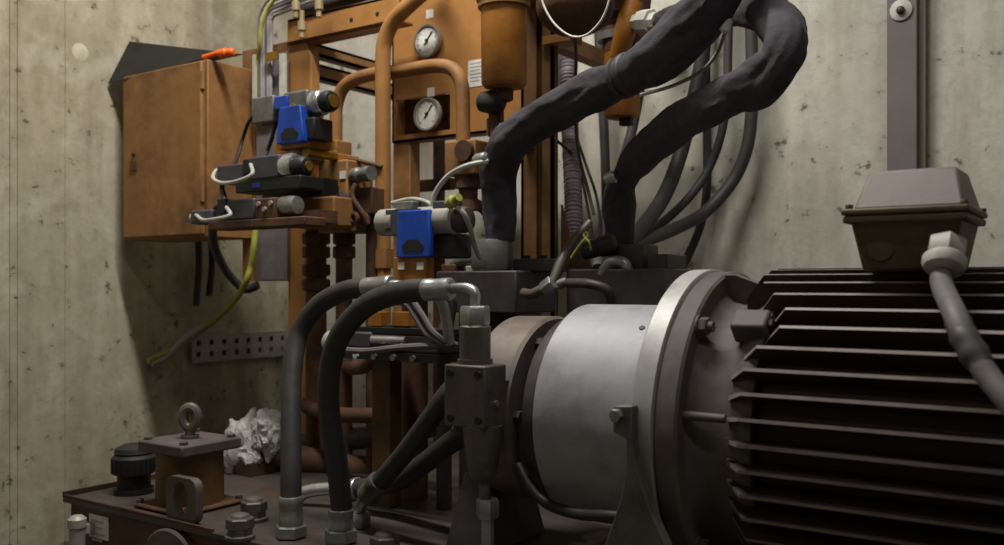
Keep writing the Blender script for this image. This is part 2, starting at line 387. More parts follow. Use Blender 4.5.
# ------------------------------------------------------------------ motor
AY, AZ = 1.447, EYE - .226
SH = .222
AXD = V(-1, 0, 0)
def rad(phi):   # phi from straight up towards the camera side (-Y), degrees
    a = math.radians(phi); return V(0, -math.sin(a), math.cos(a))
def onax(s1): return V(SH-s1, AY, AZ)
t = thing('electric_motor', 'large dusty dark electric motor with long horizontal cooling fins and a terminal box', 'motor', (0, AY, TZ))
build('housing', MB().lathe(onax(.66), (1,0,0), [(0,.20),(.015,.208),(.80,.208)], 64), M['fin'], t)
for k in range(-9, 21):
    phi = 8*k
    d = rad(phi); tn = V(0, -math.cos(math.radians(phi)), -math.sin(math.radians(phi)))
    st_ = .655 if phi in (40, 48) else (.680 if phi in (32, 56) else (.715 if abs(phi) < 20 else (.705 if abs(phi) < 30 else .692)))
    r0, r1 = .20, .25
    th0, th1 = .0035, .0024
    mb = MB()
    prof = [(st_, r0), (st_, r0+.012), (st_-.03, r1), (-.12, r1), (-.12, r0)]
    a = [mb.bm.verts.new(onax(s)+d*r + tn*(th0 if r < .23 else th1)) for s, r in prof]
    c = [mb.bm.verts.new(onax(s)+d*r - tn*(th0 if r < .23 else th1)) for s, r in prof]
    mb._face(a); mb._face(list(reversed(c)))
    for i in range(5): mb._face([a[i], a[(i+1)%5], c[(i+1)%5], c[i]])
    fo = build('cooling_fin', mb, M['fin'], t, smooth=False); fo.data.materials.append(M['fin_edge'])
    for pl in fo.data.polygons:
        if abs(pl.normal.dot(tn)) < .7: pl.material_index = 1  # rims take the painted-in light, sides keep the painted-in shade
mb = MB().lathe(onax(.752), (1,0,0), [(0,.215),(.012,.205),(.03,.20),(.06,.205),(.085,.222),(.098,.222),(.1,.19)], 64)
es = build('end_shield', mb, M['motor'], t, 'dusty mauve-grey bearing end shield')
fl = build('mounting_flange', MB().lathe(onax(.787), (1,0,0), [(0,.243),(.004,.246),(.031,.246),(.035,.242)], 72), M['motor'], t, 'dusty round motor flange')
for k in range(4):
    d = rad(45+90*k); p = onax(.752)+d*.231
    bm_ = MB(); bm_.hexa(p, p+V(.015,0,0), .0145, .2); bm_.cyl(p+V(.014,0,0), p+V(.023,0,0), .008, n=14); bm_.cyl(p, p+V(.003,0,0), .017, n=18)
    sub('flange_bolt', bm_, M['motor'], fl)
for phi in (12, -22):
    d = rad(phi); tn = V(0, -d.z, d.y)
    L0 = .246 if phi in (12, -22) else .225
    poly = [onax(.752)+d*.19+tn*.005, onax(.752)+d*L0+tn*.005, onax(.735)+d*L0+tn*.005, onax(.675)+d*.222+tn*.005, onax(.672)+d*.19+tn*.005]
    sub('rib', MB().prism(poly, -tn*.01), M['motor'], es)
sub('rib', MB().cyl(onax(.752)+rad(80)*.222, onax(.69)+rad(80)*.222, .007, .006, n=14), M['motor'], es)
for phi in (43, -43):
    d = rad(phi); tn = V(0, -d.z, d.y)
    mb = MB(); mb.obox(onax(.674)+d*.226, V(.026,0,0), tn*.018, d*.018)
    sub('lug', mb, M['motor'], es, bevel=.004)
    sub('lug_bolt', MB().hexa(onax(.648)+d*.230, onax(.642)+d*.230, .009), M['fin'], es)
mb = MB().lathe(V(.32, AY, AZ), (1,0,0), [(0,.2),(.0,.262),(.16,.262),(.19,.24),(.2,.19)], 56)
build('fan_cowl', mb, M['fin'], t)
for s1 in (.56, .02):
    for sg in (-1, 1):
        mb = MB(); mb.box((SH-s1-.05, AY+sg*.15-.02, TZ+.014), (SH-s1+.05, AY+sg*.15+.02, AZ-.12)); mb.box((SH-s1-.06, AY+sg*.19-.05, TZ+.0135), (SH-s1+.06, AY+sg*.19+.05, TZ+.03))
        build('foot', mb, M['fin'], t, bevel=.004)
# terminal box
bx0, bx1, by0, by1 = -.331, -.176, 1.307, 1.49
fz = EYE + .094
mb = MB(); mb.frustum((bx0+.02, by0+.03, EYE+.018), (bx1-.02, by1-.03, fz-.008), (-.012, -.02))
tbx = build('terminal_box', mb, M['tbase'], t, 'brown terminal box base', bevel=.004)
mb = MB(); mb.box((bx0, by0, fz-.011), (bx1, by1, fz-.001)); sub('box_flange', mb, M['tbase'], tbx, bevel=.003)
mb = MB(); mb.box((bx0-.002, by0-.002, fz), (bx1+.002, by1+.002, fz+.009)); sub('lid_rim', mb, M['tbase'], tbx, bevel=.003)
mb = MB(); mb.frustum((bx0+.012, by0+.008, fz+.008), (bx1-.004, by1-.010, fz+.063), (.014, .034))
sub('lid', mb, M['tbox'], tbx, label='mauve-grey sloped lid', bevel=.004)
for i, j in ((bx0+.008, by0+.006), (bx1-.004, by0+.006), (bx0+.008, by1-.006), (bx1-.004, by1-.006)):
    sub('lid_screw', MB().hexa((i, j, fz+.009), (i, j, fz+.015), .0055), M['tbase'], tbx)
for i in (bx0+.045,):
    sub('blank_plug', MB().lathe((i, by0+.035, EYE+.052), (0,-1,-.2), [(0,.022),(.012,.021),(.016,.017)], 22), M['tbase'], tbx)
g0 = atY(946, 251, 1.314); gd = V(-.02,-.55,-.80).normalized()
mb = MB(); mb.hexa(g0-gd*.016, g0+gd*.012, .025, .2)
sub('cable_gland', mb, M['gland'], tbx, label='pale grey cable gland')
mb = MB(); mb.lathe(g0+gd*.010, gd, [(0,.023),(.004,.027),(.012,.027),(.018,.024),(.022,.016)], 28)
sub('gland_nut', mb, M['pale_cable'], tbx)
# motor cable
cpts = [g0+gd*.02, g0+gd*.05, atY(954, 312, 1.20), atY(967, 342, 1.17), atY(988, 376, 1.15), atY(1020, 415, 1.13), atY(1070, 480, 1.12), atY(1110, 600, 1.12)]
t = thing('motor_cable', 'thick grey power cable drooping from the motor terminal box', 'cable', cpts[0])
build('sheath', MB().tube(cpts, .0135, 18), M['grey_cable'], t)
def wr(L, a): return 1 + .06*noise.noise(V(L*60, math.cos(a)*2, math.sin(a)*2)) + .04*math.sin(L*260)
tp = [atY(957, 320, 1.193), atY(967, 342, 1.17), atY(981, 365, 1.157)]
build('tape_wrap', MB().tube(tp, [.0142,.0165,.0155], 18, 14, wrinkle=wr), M['dark_cable'], t, 'dark tape wrapped round the cable')

# motor base rails
for sg in (-1, 1):
    mb = MB(); yy = AY+sg*.19
    mb.box((-.5, yy-.05, TZ), (.4, yy+.05, TZ+.004)); mb.box((-.5, yy-.05, TZ+.009), (.4, yy+.05, TZ+.012)); mb.box((-.5, yy-.006, TZ), (.4, yy+.006, TZ+.012))
    tag(build('base_rail', mb, M['dark_steel']), 'dark steel rail under the %s feet of the motor' % ('front' if sg < 0 else 'rear'), 'rail', 'rails under the motor')

# ------------------------------------------------------------------ bell housing
t = thing('bell_housing', 'silver cast aluminium bell housing between motor and pump', 'housing', (-.7, AY, TZ))
build('shell', MB().lathe(onax(1.029), (1,0,0), [(0,.15),(0,.185),(.004,.19),(.17,.19),(.19,.196),(.203,.208),(.208,.24)], 80), M['alu'], t)
fg = build('flange', MB().lathe(onax(.822), (1,0,0), [(0,.2),(0,.248),(.002,.25),(.032,.25),(.034,.247)], 80), M['alu_edge'], t, 'bright machined flange ring')
build('damping_ring', MB().lathe(onax(1.062), (1,0,0), [(0,.12),(0,.166),(.02,.172),(.034,.172)], 72), M['dark_steel'], t, 'dark rubber-bonded damping ring')
p = atY(679, 305, 1.33)
d = rad(38); p = onax(.86)+d*.2
sub('set_screw', MB().cyl(onax(.87)+rad(35)*.189, onax(.87)+rad(35)*.1915, .005, n=14), M['black'], fg)
# foot bracket
Yb = 1.1735
pts = [(613,406),(632,406),(632,440),(637,470),(650,510),(668,550),(690,600),(585,600),(603,550),(620,500),(626,470),(626,440),(613,432)]
zt = TZ + .06
poly = [atY(px, py, Yb) for px, py in pts]
for q in poly: q.z = max(q.z, TZ)
tt = thing('support_bracket', 'flared grey steel bracket standing below the bell housing flange', 'bracket', (poly[7].x, Yb, TZ))
build('plate', MB().prism(poly, (0, .02, 0)), M['grey_steel'], tt, bevel=.002)
p = atY(618, 415, Yb)
build('bolt', MB().hexa(p+V(0,0,0), p+V(0,-.012,0), .010), M['zinc'], tt)
q = atY(640, 600, Yb)
build('sole', MB().box((poly[7].x-.01, Yb, TZ), (poly[6].x+.01, Yb+.06, TZ+.012)), M['grey_steel'], tt)
build('stay', MB().box((poly[1].x-.022, Yb+.015, poly[1].z-.035), (poly[1].x-.004, Yb+.05, poly[1].z-.006)), M['grey_steel'], tt)

# ------------------------------------------------------------------ pump
t = thing('hydraulic_pump', 'brown-stained round hydraulic pump beside the silver bell housing', 'pump', (-.95, AY, AZ-.17))
build('flange', MB().lathe(onax(1.18), (1,0,0), [(0,.12),(0,.160),(.003,.166),(.08,.167),(.087,.162),(.088,.12)], 72), M['pump_brown'], t)
build('body', MB().lathe(onax(1.28), (1,0,0), [(0,.06),(0,.08),(.03,.088),(.06,.09),(.08,.12),(.1,.12)], 48), M['dark_steel'], t)
build('end_cover', MB().lathe(onax(1.31), (1,0,0), [(0,.06),(.01,.07),(.03,.075)], 8, PI/8), M['dark_steel'], t)
for k in range(6):
    d = rad(30+60*k); p = onax(1.092)+d*.14
    build('bolt', MB().hexa(p, p+V(.012,0,0), .011), M['dark_steel'], t)
build('foot', MB().frustum((-1.06, AY-.09, TZ), (-.96, AY+.1, AZ-.08), (.03, .04)), M['dark_steel'], t)

# pressure valve in front of the pump
Yv = 1.21
a, c = atY(444, 364, Yv), atY(485, 430, Yv)
bd = .062
t = thing('pressure_valve', 'grey square valve block with four screws in front of the pump', 'valve', (a.x, Yv, TZ))
bk = build('block', MB().box((a.x, Yv, c.z), (c.x, Yv+bd, a.z)), M['grey_steel'], t, bevel=.003)
for i in (.016, .016):
    pass
for px, pz in ((a.x+.014, a.z-.014), (c.x-.014, a.z-.014), (a.x+.014, c.z+.014), (c.x-.014, c.z+.014)):
    sub('screw', MB().cyl((px, Yv-.003, pz), (px, Yv+.004, pz), .0062, n=16).cyl((px, Yv-.0032, pz), (px, Yv+.002, pz), .003, n=6), M['black'], bk)
sx = (a.x+c.x)/2
cc = atY(475, 345, Yv+.035); r = .0265
build('upper_sleeve', MB().lathe((cc.x, cc.y, a.z-.004), (0,0,1), [(0,.030),(.012,.030),(.012,r),(.066,r),(.069,r-.004)], 28), M['grey_steel'], t)
nz0 = atY(475, 323, Yv+.035).z; nz1 = atY(475, 307, Yv+.035).z
build('stud', MB().cyl((cc.x, cc.y, a.z+.05), (cc.x, cc.y, nz1), .013), M['zinc'], t)
lo = atY(482, 432, Yv+.03); l2 = atY(486, 480, Yv+.03)
build('lower_taper', MB().lathe((lo.x, Yv+.032, c.z+.002), (0,0,-1), [(0,.034),(.025,.032),(.085,.023),(.09,.018)], 24), M['grey_steel'], t)
build('outlet_rod', MB().cyl((lo.x+.004, Yv+.032, c.z-.085), (lo.x+.004, Yv+.032, c.z-.125), .010), M['grey_steel'], t)
hzz = atY(495, 500, Yv+.03).z
px_ = lo.x+.010
build('hex_union', MB().hexa((px_, Yv+.032, hzz), (px_, Yv+.032, hzz-.032), .0195, .2), M['zinc'], t)
build('outlet_pipe', MB().cyl((px_, Yv+.032, hzz-.03), (px_, Yv+.032, TZ), .0105), M['zinc'], t)
build('mounting_arm', MB().box((a.x+.02, Yv+bd-.004, c.z+.03), (c.x-.01, AY-.1, a.z-.03)), M['dark_steel'], t)
mb = MB(); mb.cyl((c.x-.002, Yv+.03, c.z+.04), (c.x+.004, Yv+.03, c.z+.04), .005, n=12)
sub('plug', mb, M['chrome'], bk)

# ------------------------------------------------------------------ big hoses
def hose(label, pts, r, mat='rubber', group='black rubber hydraulic hoses'):
    t = thing('hydraulic_hose', label, 'hose', pts[-1], group)
    build('hose_body', MB().tube(pts, r, 20, 10), M[mat], t)
    return t
def ferrule(t, p0, p1, r, mat='zinc'):
    p0, p1 = Vector(p0), Vector(p1); L = (p1-p0).length
    return build('ferrule', MB().lathe(p0, p1-p0, [(0, r*.93), (L*.05, r), (L*.3, r), (L*.34, r*.96), (L*.62, r*.96), (L*.66, r), (L*.95, r), (L, r*.85)], 24), M[mat], t)
# nearer hose: bent tube over the valve sleeve
Yh = cc.y
e0 = atY(452, 289, Yh)
fe1 = atY(425, 290, Yh-.006)
pts = [fe1, atY(398, 293, 1.238), atY(366, 306, 1.236), atY(341, 334, 1.236), atY(330, 368, 1.24), atY(329, 410, 1.248), atY(336, 455, 1.256), atY(341, 500, 1.262), atY(341, 515, 1.262)]
t = hose('black hydraulic hose arching over in front from the silver elbow down to tank', pts, .0205)
ferrule(t, fe1+V(-.004,0,0), e0, .0195)
tubep = [e0+V(-.01,0,0), atY(462, 288, Yh), atY(470, 289, Yh), atY(475, 294, Yh), V(cc.x, cc.y, nz1+.006), V(cc.x, cc.y, nz1)]
build('bent_tube', MB().tube(tubep, .009, 16), M['zinc'], t, 'bright bent steel tube')
build('hex_nut', MB().hexa((cc.x, cc.y, nz0-.004), (cc.x, cc.y, nz1+.002), .0255, .25), M['zinc'], t)
pe = pts[-1]
ferrule(t, pe+V(0,0,.012), V(pe.x, pe.y, TZ+.025), .0235)
build('hex_nut', MB().hexa((pe.x, pe.y, TZ+.026), (pe.x, pe.y, TZ), .031), M['zinc'], t)
# farther hose
f0, f1 = atY(392, 285, 1.36), atY(366, 288, 1.36)
pts = [f1, atY(345, 291, 1.355), atY(318, 306, 1.345), atY(299, 334, 1.33), atY(292, 372, 1.30), atY(291, 420, 1.27), atY(291, 470, 1.245), atY(291, 501, 1.235)]
t = hose('black hydraulic hose arching behind the front one, down to the tank top', pts, .0205)
ferrule(t, f1+V(-.004,0,0), f0, .0205)
build('bent_tube', MB().tube([f0+V(-.01,0,0), f0+V(.02,.005,-.002), f0+V(.04,.03,-.01), f0+V(.05,.09,-.03), f0+V(.05,.12,-.12)], .011, 14), M['zinc'], t)
pe = pts[-1]
ferrule(t, pe+V(0,0,.01), V(pe.x, pe.y, TZ+.022), .0235)
build('hex_nut', MB().hexa((pe.x, pe.y, TZ+.024), (pe.x, pe.y, TZ), .031), M['zinc'], t)
# slanting hose from pump
pts = [atY(462, 380, 1.34), atY(447, 395, 1.325), atY(428, 422, 1.325), atY(404, 454, 1.34), atY(378, 484, 1.35)]
t = hose('short black hose slanting from the valve block down to tank, upper of two', pts, .019)
d = (pts[-1]-pts[-2]).normalized(); q = pts[-1]-d*.01
ferrule(t, q, q+d*.055, .024, 'grey_steel')
e = q+d*.05; en = V(e.x-.035, e.y+.01, TZ)
build('elbow', MB().tube([e, e+d*.02, V(en.x, en.y, e.z-.045), en], .0125, 14), M['zinc'], t)
build('hex_nut', MB().hexa(V(en.x, en.y, TZ), V(en.x, en.y, TZ+.03), .024), M['zinc'], t)
pts = [atY(472, 432, 1.40), atY(452, 442, 1.42), atY(425, 463, 1.44), atY(395, 482, 1.46), atY(358, 489, 1.46)]
t = hose('short black hose low behind the slanting one, ending in a silver elbow', pts, .021)
d = (pts[-1]-pts[-2]).normalized(); q = pts[-1]-d*.004
ferrule(t, q, q+d*.04, .025)
e = q+d*.035; z0 = e.z
bt = [e, e+V(-.05,-.01,0), e+V(-.105,-.03,-.012), V(e.x-.125, e.y-.04, z0-.04), V(e.x-.125, e.y-.04, TZ)]
build('bent_tube', MB().tube(bt, .0145, 16), M['chrome'], t, 'bright bent steel tube')

# ------------------------------------------------------------------ dark manifold blocks behind pump
def manifold(xa, xb, ya, yb, za, zb, label):
    t = thing('manifold_block', label, 'manifold', ((xa+xb)/2, (ya+yb)/2, TZ), 'dark manifold blocks behind the pump')
    build('block', MB().box((xa, ya, za), (xb, yb, zb)), M['dark_steel'], t, bevel=.004)
    build('pedestal', MB().box((xa+.03, ya+.05, TZ), (xb-.03, yb-.04, za+.002)), M['dark_steel'], t)
    return t
ya = 1.70
x0, x1 = xs(436, ya), xs(516, ya)
tm = manifold(x0, x1, ya, 1.87, EYE-.066, EYE+.030, 'dark steel manifold block with hex fitting, left of the bell housing')
mb = MB(); z1 = atY(500, 240, 1.74).z
hxx = xs(497, 1.77)
build('hex_fitting', MB().hexa((hxx, 1.75, EYE+.0305), (hxx, 1.75, z1+.002), .050, .35), M['valve_grey'], tm)
xa_, xb_ = xs(516, 1.74), xs(548, 1.74)
build('cover_plate', MB().box((x1-.05, 1.76, EYE+.028), (x1+.035, 1.86, EYE+.058)), M['dark_steel'], tm, bevel=.003)
for i in (0, 1):
    p = V(x1-.03+.045*i, 1.79, EYE+.057); build('socket_screw', MB().cyl(p, p+V(0,0,.009), .009, n=14), M['black'], tm)
build('pipe_stub', MB().tube([V(x0+.02, 1.74, EYE+.04), V(x0+.06, 1.73, EYE+.055), V(x0+.13, 1.74, EYE+.05)], .014, 12), M['grey_steel'], tm)
build('clamp', MB().box((x0+.075, 1.715, EYE+.028), (x0+.125, 1.76, EYE+.042)), M['galv'], tm, bevel=.002)
build('clamp', MB().box((x0+.004, 1.715, EYE+.028), (x0+.045, 1.76, EYE+.046)), M['rust'], tm, bevel=.002)
x0, x1 = xs(566, ya+.02), xs(664, ya+.02)
tm = manifold(x0, x1, ya+.02, 1.88, EYE-.066, EYE+.032, 'dark steel manifold block directly behind the silver bell housing')
hx2 = xs(634, 1.8)
build('hose_flange', MB().box((hx2-.04, 1.76, EYE+.03), (hx2+.04, 1.84, EYE+.085)), M['dark_steel'], tm, bevel=.004)
build('cover_plate', MB().box((hx2+.055, 1.75, EYE+.03), (hx2+.10, 1.85, EYE+.062)), M['dark_steel'], tm, bevel=.003)
q = atY(604, 250, 1.76)
build('barrel_valve', MB().lathe(V(q.x-.04, 1.735, q.z-.004), V(1,.2,.25), [(0,.014),(.004,.019),(.04,.020),(.043,.023),(.075,.023),(.08,.014)], 24), M['black'], tm, 'glossy black barrel of a small valve')
q = atY(610, 268, 1.73)
build('small_elbow', MB().tube([V(q.x-.02,1.73,EYE+.02), V(q.x,1.73,q.z+.012), V(q.x+.03,1.735,q.z+.01), V(q.x+.04,1.74,EYE+.02)], .012, 12), M['zinc'], tm)
build('square_plug', MB().box((hx2+.02, 1.722, EYE+.012), (hx2+.034, 1.728, EYE+.03)), M['white'], tm)
# stepped link pipe between the two blocks
t = thing('link_pipe', 'short dark pipe with bright union between the two manifold blocks', 'pipe', (xs(540, 1.75), 1.75, EYE-.02))
pL, pR = atY(524, 293, 1.70), atY(566, 282, 1.71)
build('pipe', MB().tube([pL, atY(532, 294, 1.685), atY(545, 288, 1.685), pR], .011, 14), M['pump_brown'], t)
build('union_nut', MB().hexa(atY(544, 290, 1.685), atY(554, 282, 1.685), .018), M['zinc'], t, 'bright union nut')
build('branch_pipe', MB().tube([atY(552, 284, 1.69), atY(562, 262, 1.72), atY(575, 240, 1.76), atY(590, 222, 1.8)], [.010,.014,.012,.008], 12), M['grey_steel'], t)
build('drain_elbow', MB().tube([atY(568, 283, 1.69), atY(590, 284, 1.66), atY(607, 290, 1.67), atY(612, 304, 1.70)], .010, 12), M['dark_steel'], t)

# ------------------------------------------------------------------ fabric sleeved hoses
def sleeve_wr(seed, amp):
    def f(L, a):
        q = V(L*8+seed, math.cos(a)*1.1, math.sin(a)*1.1)
        fold = 1 - 2.2*abs(noise.noise(V(L*11+seed*2, math.cos(a)*1.6+L*3, math.sin(a)*1.6)))
        fine = 1 - 2.2*abs(noise.noise(V(L*24+seed*3, math.cos(a)*2.2-L*6, math.sin(a)*2.2)))
        return .97 + amp*.8*noise.noise(q) + amp*.55*fold + amp*.22*fine + .06*math.cos(2*a+L*3+seed)
    return f
A = [(500,241,1.755),(500,222,1.755),(499,192,1.75),(500,165,1.73),(512,142,1.70),(536,122,1.68),(565,106,1.66),(596,90,1.64),(622,78,1.62),(652,62,1.59),(678,40,1.57),(703,14,1.55),(722,-18,1.54),(736,-60,1.55),(750,-120,1.65)]
rA = [.034,.039,.040,.042,.046,.040,.041,.042,.034,.046,.047,.046,.044,.042,.04]
pA = [atY(*q) for q in A]
pA += [V(pA[-1].x, 1.9, pA[-1].z+.25), V(pA[-1].x, 2.45, pA[-1].z+.35)]; rA += [.04, .04]
rA = [r*.93 for r in rA]
t = thing('sleeved_hose', 'thick hose in black fabric sleeve rising from left manifold and crossing upward', 'hose', pA[0])
build('sleeve', MB().tube(pA, rA, 44, 18, wrinkle=sleeve_wr(1.3, .17)), M['sleeve'], t, angle=50)
def strap(t, pts, i, r, mat='black', nm='strap'):
    p = pts[i]; d = (pts[i+1]-pts[i-1]).normalized()
    build(nm, MB().lathe(p-d*.008, d, [(0, r*.98), (.002, r), (.014, r), (.016, r*.98)], 24), M[mat], t)
p = pA[8]+V(.01,0,.004); d = (pA[9]-pA[7]).normalized()
build('strap', MB().lathe(p-d*.02, d, [(0,.040),(.004,.043),(.012,.043),(.014,.039),(.022,.039),(.024,.043),(.032,.043),(.036,.040)], 24), M['dark_cable'], t, 'dark grey strap round the sleeve')
B = [(620,254,1.80),(620,232,1.80),(619,205,1.79),(622,184,1.76),(640,158,1.70),(668,132,1.65),(698,112,1.60),(730,96,1.56),(758,82,1.52),(779,63,1.50),(787,40,1.52),(775,20,1.57),(750,9,1.68),(722,8,1.82),(692,14,1.92),(676,19,1.96),(663,21,2.01)]
rB = [.034,.035,.038,.031,.039,.041,.041,.039,.043,.034,.040,.036,.038,.04,.038,.034,.030]
rB = [r*.90 for r in rB]
pB = [atY(*q) for q in B]
t = thing('sleeved_hose', 'thick hose in black fabric sleeve looping out over bare concrete wall', 'hose', pB[0])
def wrB(L, a):
    w = sleeve_wr(7.7, .17)(L, a)
    bunch = math.exp(-((L-.74)/.2)**2)
    pinch = abs(math.sin(L*21+.9*math.cos(a+.6)+.5*math.sin(2*a)))
    return w*(1-.05*(1-bunch)) + bunch*(.26*pinch-.19) - .10*math.exp(-((L-.21)/.02)**2)
build('sleeve', MB().tube(pB, rB, 44, 18, wrinkle=wrB), M['sleeve'], t, angle=50)
q = atY(619, 181, 1.735)
build('clip', MB().lathe(q+V(-.012,-.035,0), V(1,0,.3), [(0,.012),(.02,.014),(.024,.01)], 14), M['zinc'], t)

# ------------------------------------------------------------------ orange frame
FY = 1.85
t = thing('steel_frame', 'orange painted steel frame behind the tank with gauge panel and posts', 'frame', (-2.1, 2.0, TZ))
xa, xb = xs(288, FY), xs(311, FY)
zt = atY(300, 24, FY).z; zc = atY(311, 55, FY).z
mb = MB(); mb.prism([V(xa, FY, TZ), V(xb, FY, TZ), V(xb, FY, zc), V(xa+.045, FY, zt+.01), V(xa, FY, zt+.01)], (0, .035, 0))
build('post', mb, M['orange'], t, bevel=.003)
xpl = xs(243, FY); xpr = xs(288, FY)
ztp = atY(249, 50, FY).z; zbp = atY(272, 281, FY).z
mb = MB(); mb.box((xpl, FY, zbp), (xpr, FY+.02, ztp)); mb.box((xpl, FY-.0015, zbp), (xs(255, FY), FY+.02, ztp))
build('back_plate', mb, M['orange_dull'], t)
# front top beam
p0, p1 = atY(300, 17, FY-.01), atY(306, 42, FY-.01)
xbe = xs(384, FY)
mb = MB(); mb.box((xa+.01, FY-.012, p1.z+.004), (xbe+.06, FY, p0.z)); mb.box((xa+.01, FY-.012, p0.z-.01), (xbe+.06, FY+.05, p0.z)); mb.box((xa+.01, FY-.012, p1.z+.004), (xbe+.06, FY+.05, p1.z+.012))
bmx = build('beam', mb, M['orange'], t, bevel=.002)
mb = MB()
for px, py in ((351,20),(377,14)):
    q = atY(px, py, FY-.013); mb.cyl((q.x, FY-.0125, q.z), (q.x, FY-.010, q.z), .0065, n=14)
sub('hole', mb, M['black'], bmx)
# side beams back to the wall
for (pa, pb_) in (((316,43),(316,55)), ((313,62),(313,77))):
    a_, b_ = atX(pa[0], pa[1], xb-.02), atX(pb_[0], pb_[1], xb-.02)
    zz0, zz1 = b_.z, a_.z
    mb = MB(); mb.box((xb-.03, FY+.034, zz0), (xb-.022, YB, zz1)); mb.box((xb-.06, FY+.034, zz0), (xb-.022, YB, zz0+.008)); mb.box((xb-.06, FY+.034, zz1-.008), (xb-.022, YB, zz1))
    build('beam', mb, M['orange_dull'], t)
# gauge panel
PY = 2.0
XA, XB2 = xs(392, PY), xs(532, PY)
zlo = EYE + .405; zhi = EYE + .865
hx0, hx1 = xs(393, PY)+.012, xs(450, PY); hz1 = atY(420, 97, PY).z; hz0 = atY(420, 133, PY).z
mb = MB()
mb.box((XA, PY, hz1), (XB2, PY+.008, zhi)); mb.box((XA, PY, zlo), (XB2, PY+.008, hz0)); mb.box((XA, PY, hz0), (hx0, PY+.008, hz1)); mb.box((hx1, PY, hz0), (XB2, PY+.008, hz1))
mb.box((XA, PY, zlo), (XA+.006, PY+.05, zhi)); mb.box((XA, PY, zlo), (XB2, PY+.05, zlo+.006)); mb.box((XB2-.006, PY, zlo), (XB2, PY+.05, zhi))
gp = build('gauge_panel', mb, M['orange'], t, 'orange sheet steel panel with a square cut-out')
xst = xs(405, PY)
sub('backing_plate', MB().box((hx0-.01, PY+.05, hz0-.01), (hx1+.01, PY+.055, hz1+.01)), M['rust'], gp)
def sticker(px, py, w, h, Y):
    p = atY(px, py, Y); return MB().box((p.x-w/2, Y-.0012, p.z-h/2), (p.x+w/2, Y+.002, p.z+h/2))
for px, py in ((430,14),(431,92)): sub('sticker', sticker(px, py, .026, .024, PY), M['paper'], gp, label='small white sticker above a gauge')
for px, py in ((343,175),): pass
st = sub('name_plate', sticker(477, 73, .058, .072, PY), M['paper'], gp, label='pale printed plate with faint lines')
# legs of the panel, rear post, right channel post
build('post', MB().box((XA, PY+.004, TZ), (xs(409, PY), PY+.05, zlo+.002)), M['orange_dull'], t, bevel=.003)
build('post', MB().box((xs(433, 2.2), 2.2, TZ), (xs(439, 2.2), 2.23, EYE+1.0)), M['rust'], t)
build('cross_rail', MB().box((xs(409, 2.2), 2.19, EYE+.285), (xs(452, 2.2), 2.215, EYE+.32)), M['rust'], t)
cxa, cxb = xs(521, 1.95), xs(553, 1.95)
ztop = atY(530, -40, 1.95).z
mb = MB(); mb.box((cxa, 1.95, TZ), (cxa+.046, 1.958, ztop)); mb.box((cxb-.032, 1.95, TZ), (cxb, 1.958, ztop)); mb.box((cxa, 1.95, TZ), (cxa+.008, 1.972, ztop)); mb.box((cxb-.008, 1.95, TZ), (cxb, 1.972, ztop)); mb.box((cxa, 1.968, TZ), (cxb, 1.974, ztop))
build('channel_post', mb, M['post_brown'], t, 'brown steel channel post')
build('post_gusset', MB().prism([V(cxb-.001, 1.99, EYE+.03), V(cxb+.09, 1.99, EYE+.03), V(cxb+.06, 1.99, EYE+.10), V(cxb+.02, 1.99, EYE+.12), V(cxb-.001, 1.99, EYE+.2)], (0,.01,0)), M['rust'], t)
zsh = atY(560, 44, 1.95).z
build('bracket_shelf', MB().box((cxb-.02, 1.93, zsh), (cxb+.06, 1.99, zsh+.02)), M['orange'], t)
build('wall_tie', MB().box((cxb-.05, 1.99, EYE+.6), (cxb-.01, YB, EYE+.64)), M['orange_dull'], t)
build('wall_tie', MB().box((cxb-.06, 1.99, EYE-.3), (cxb-.02, 2.24, EYE-.26)), M['orange_dull'], t)

# gauges
def gauge(px, py, label, r=.047):
    p = atY(px+2.5, py, PY); t = thing('pressure_gauge', label, 'gauge', (p.x, PY, p.z), 'round pressure gauges on the orange panel')
    build('case', MB().lathe(V(p.x, PY-.0005, p.z), (0,-1,0), [(0,r*.9),(.004,r*.96),(.014,r),(.019,r*.97),(.019,r*.86),(.014,r*.84)], 40), M['gauge_rim'], t)
    dl = build('dial', MB().cyl((p.x, PY-.008, p.z), (p.x, PY-.0160, p.z), r*.85, n=40), M['dial'], t)
    mb = MB()
    for k in range(0, 28):
        a = math.radians(-45+10*k); d = V(math.cos(a), 0, math.sin(a)); L = r*.12 if k % 3 else r*.2
        mb.obox(V(p.x, PY-.0165, p.z)+d*(r*.8-L/2), d*L/2, V(-d.z,0,d.x)*.0006, V(0,.0006,0))
    sub('tick_mark', mb, M['black'], dl)
    d = V(.62,0,.78); mb = MB(); mb.obox(V(p.x, PY-.0175, p.z)+d*.008, d*.022, V(-d.z,0,d.x)*.0016, V(0,.0006,0)); mb.cyl((p.x, PY-.016, p.z), (p.x, PY-.0195, p.z), .005, n=14)
    build('needle', mb, M['black'], t)
    return t
gauge(428, 42, 'white-faced pressure gauge on plain orange panel, the upper of two')
t2 = gauge(428, 115, 'white-faced pressure gauge over dark square cut-out, the lower of two')
gp_ = atY(430.5, 115, PY)
build('stem', MB().cyl((gp_.x, PY-.002, gp_.z), (gp_.x, PY+.049, gp_.z), .016), M['brass'], t2)

# name plate lines
p = atY(477, 73, PY); mb = MB()
for k in range(6): mb.box((p.x-.022, PY-.0018, p.z+.026-.0095*k), (p.x+.022-.006*(k % 3), PY-.001, p.z+.0285-.0095*k))
sub('print', mb, M['paper_mark'], gp)

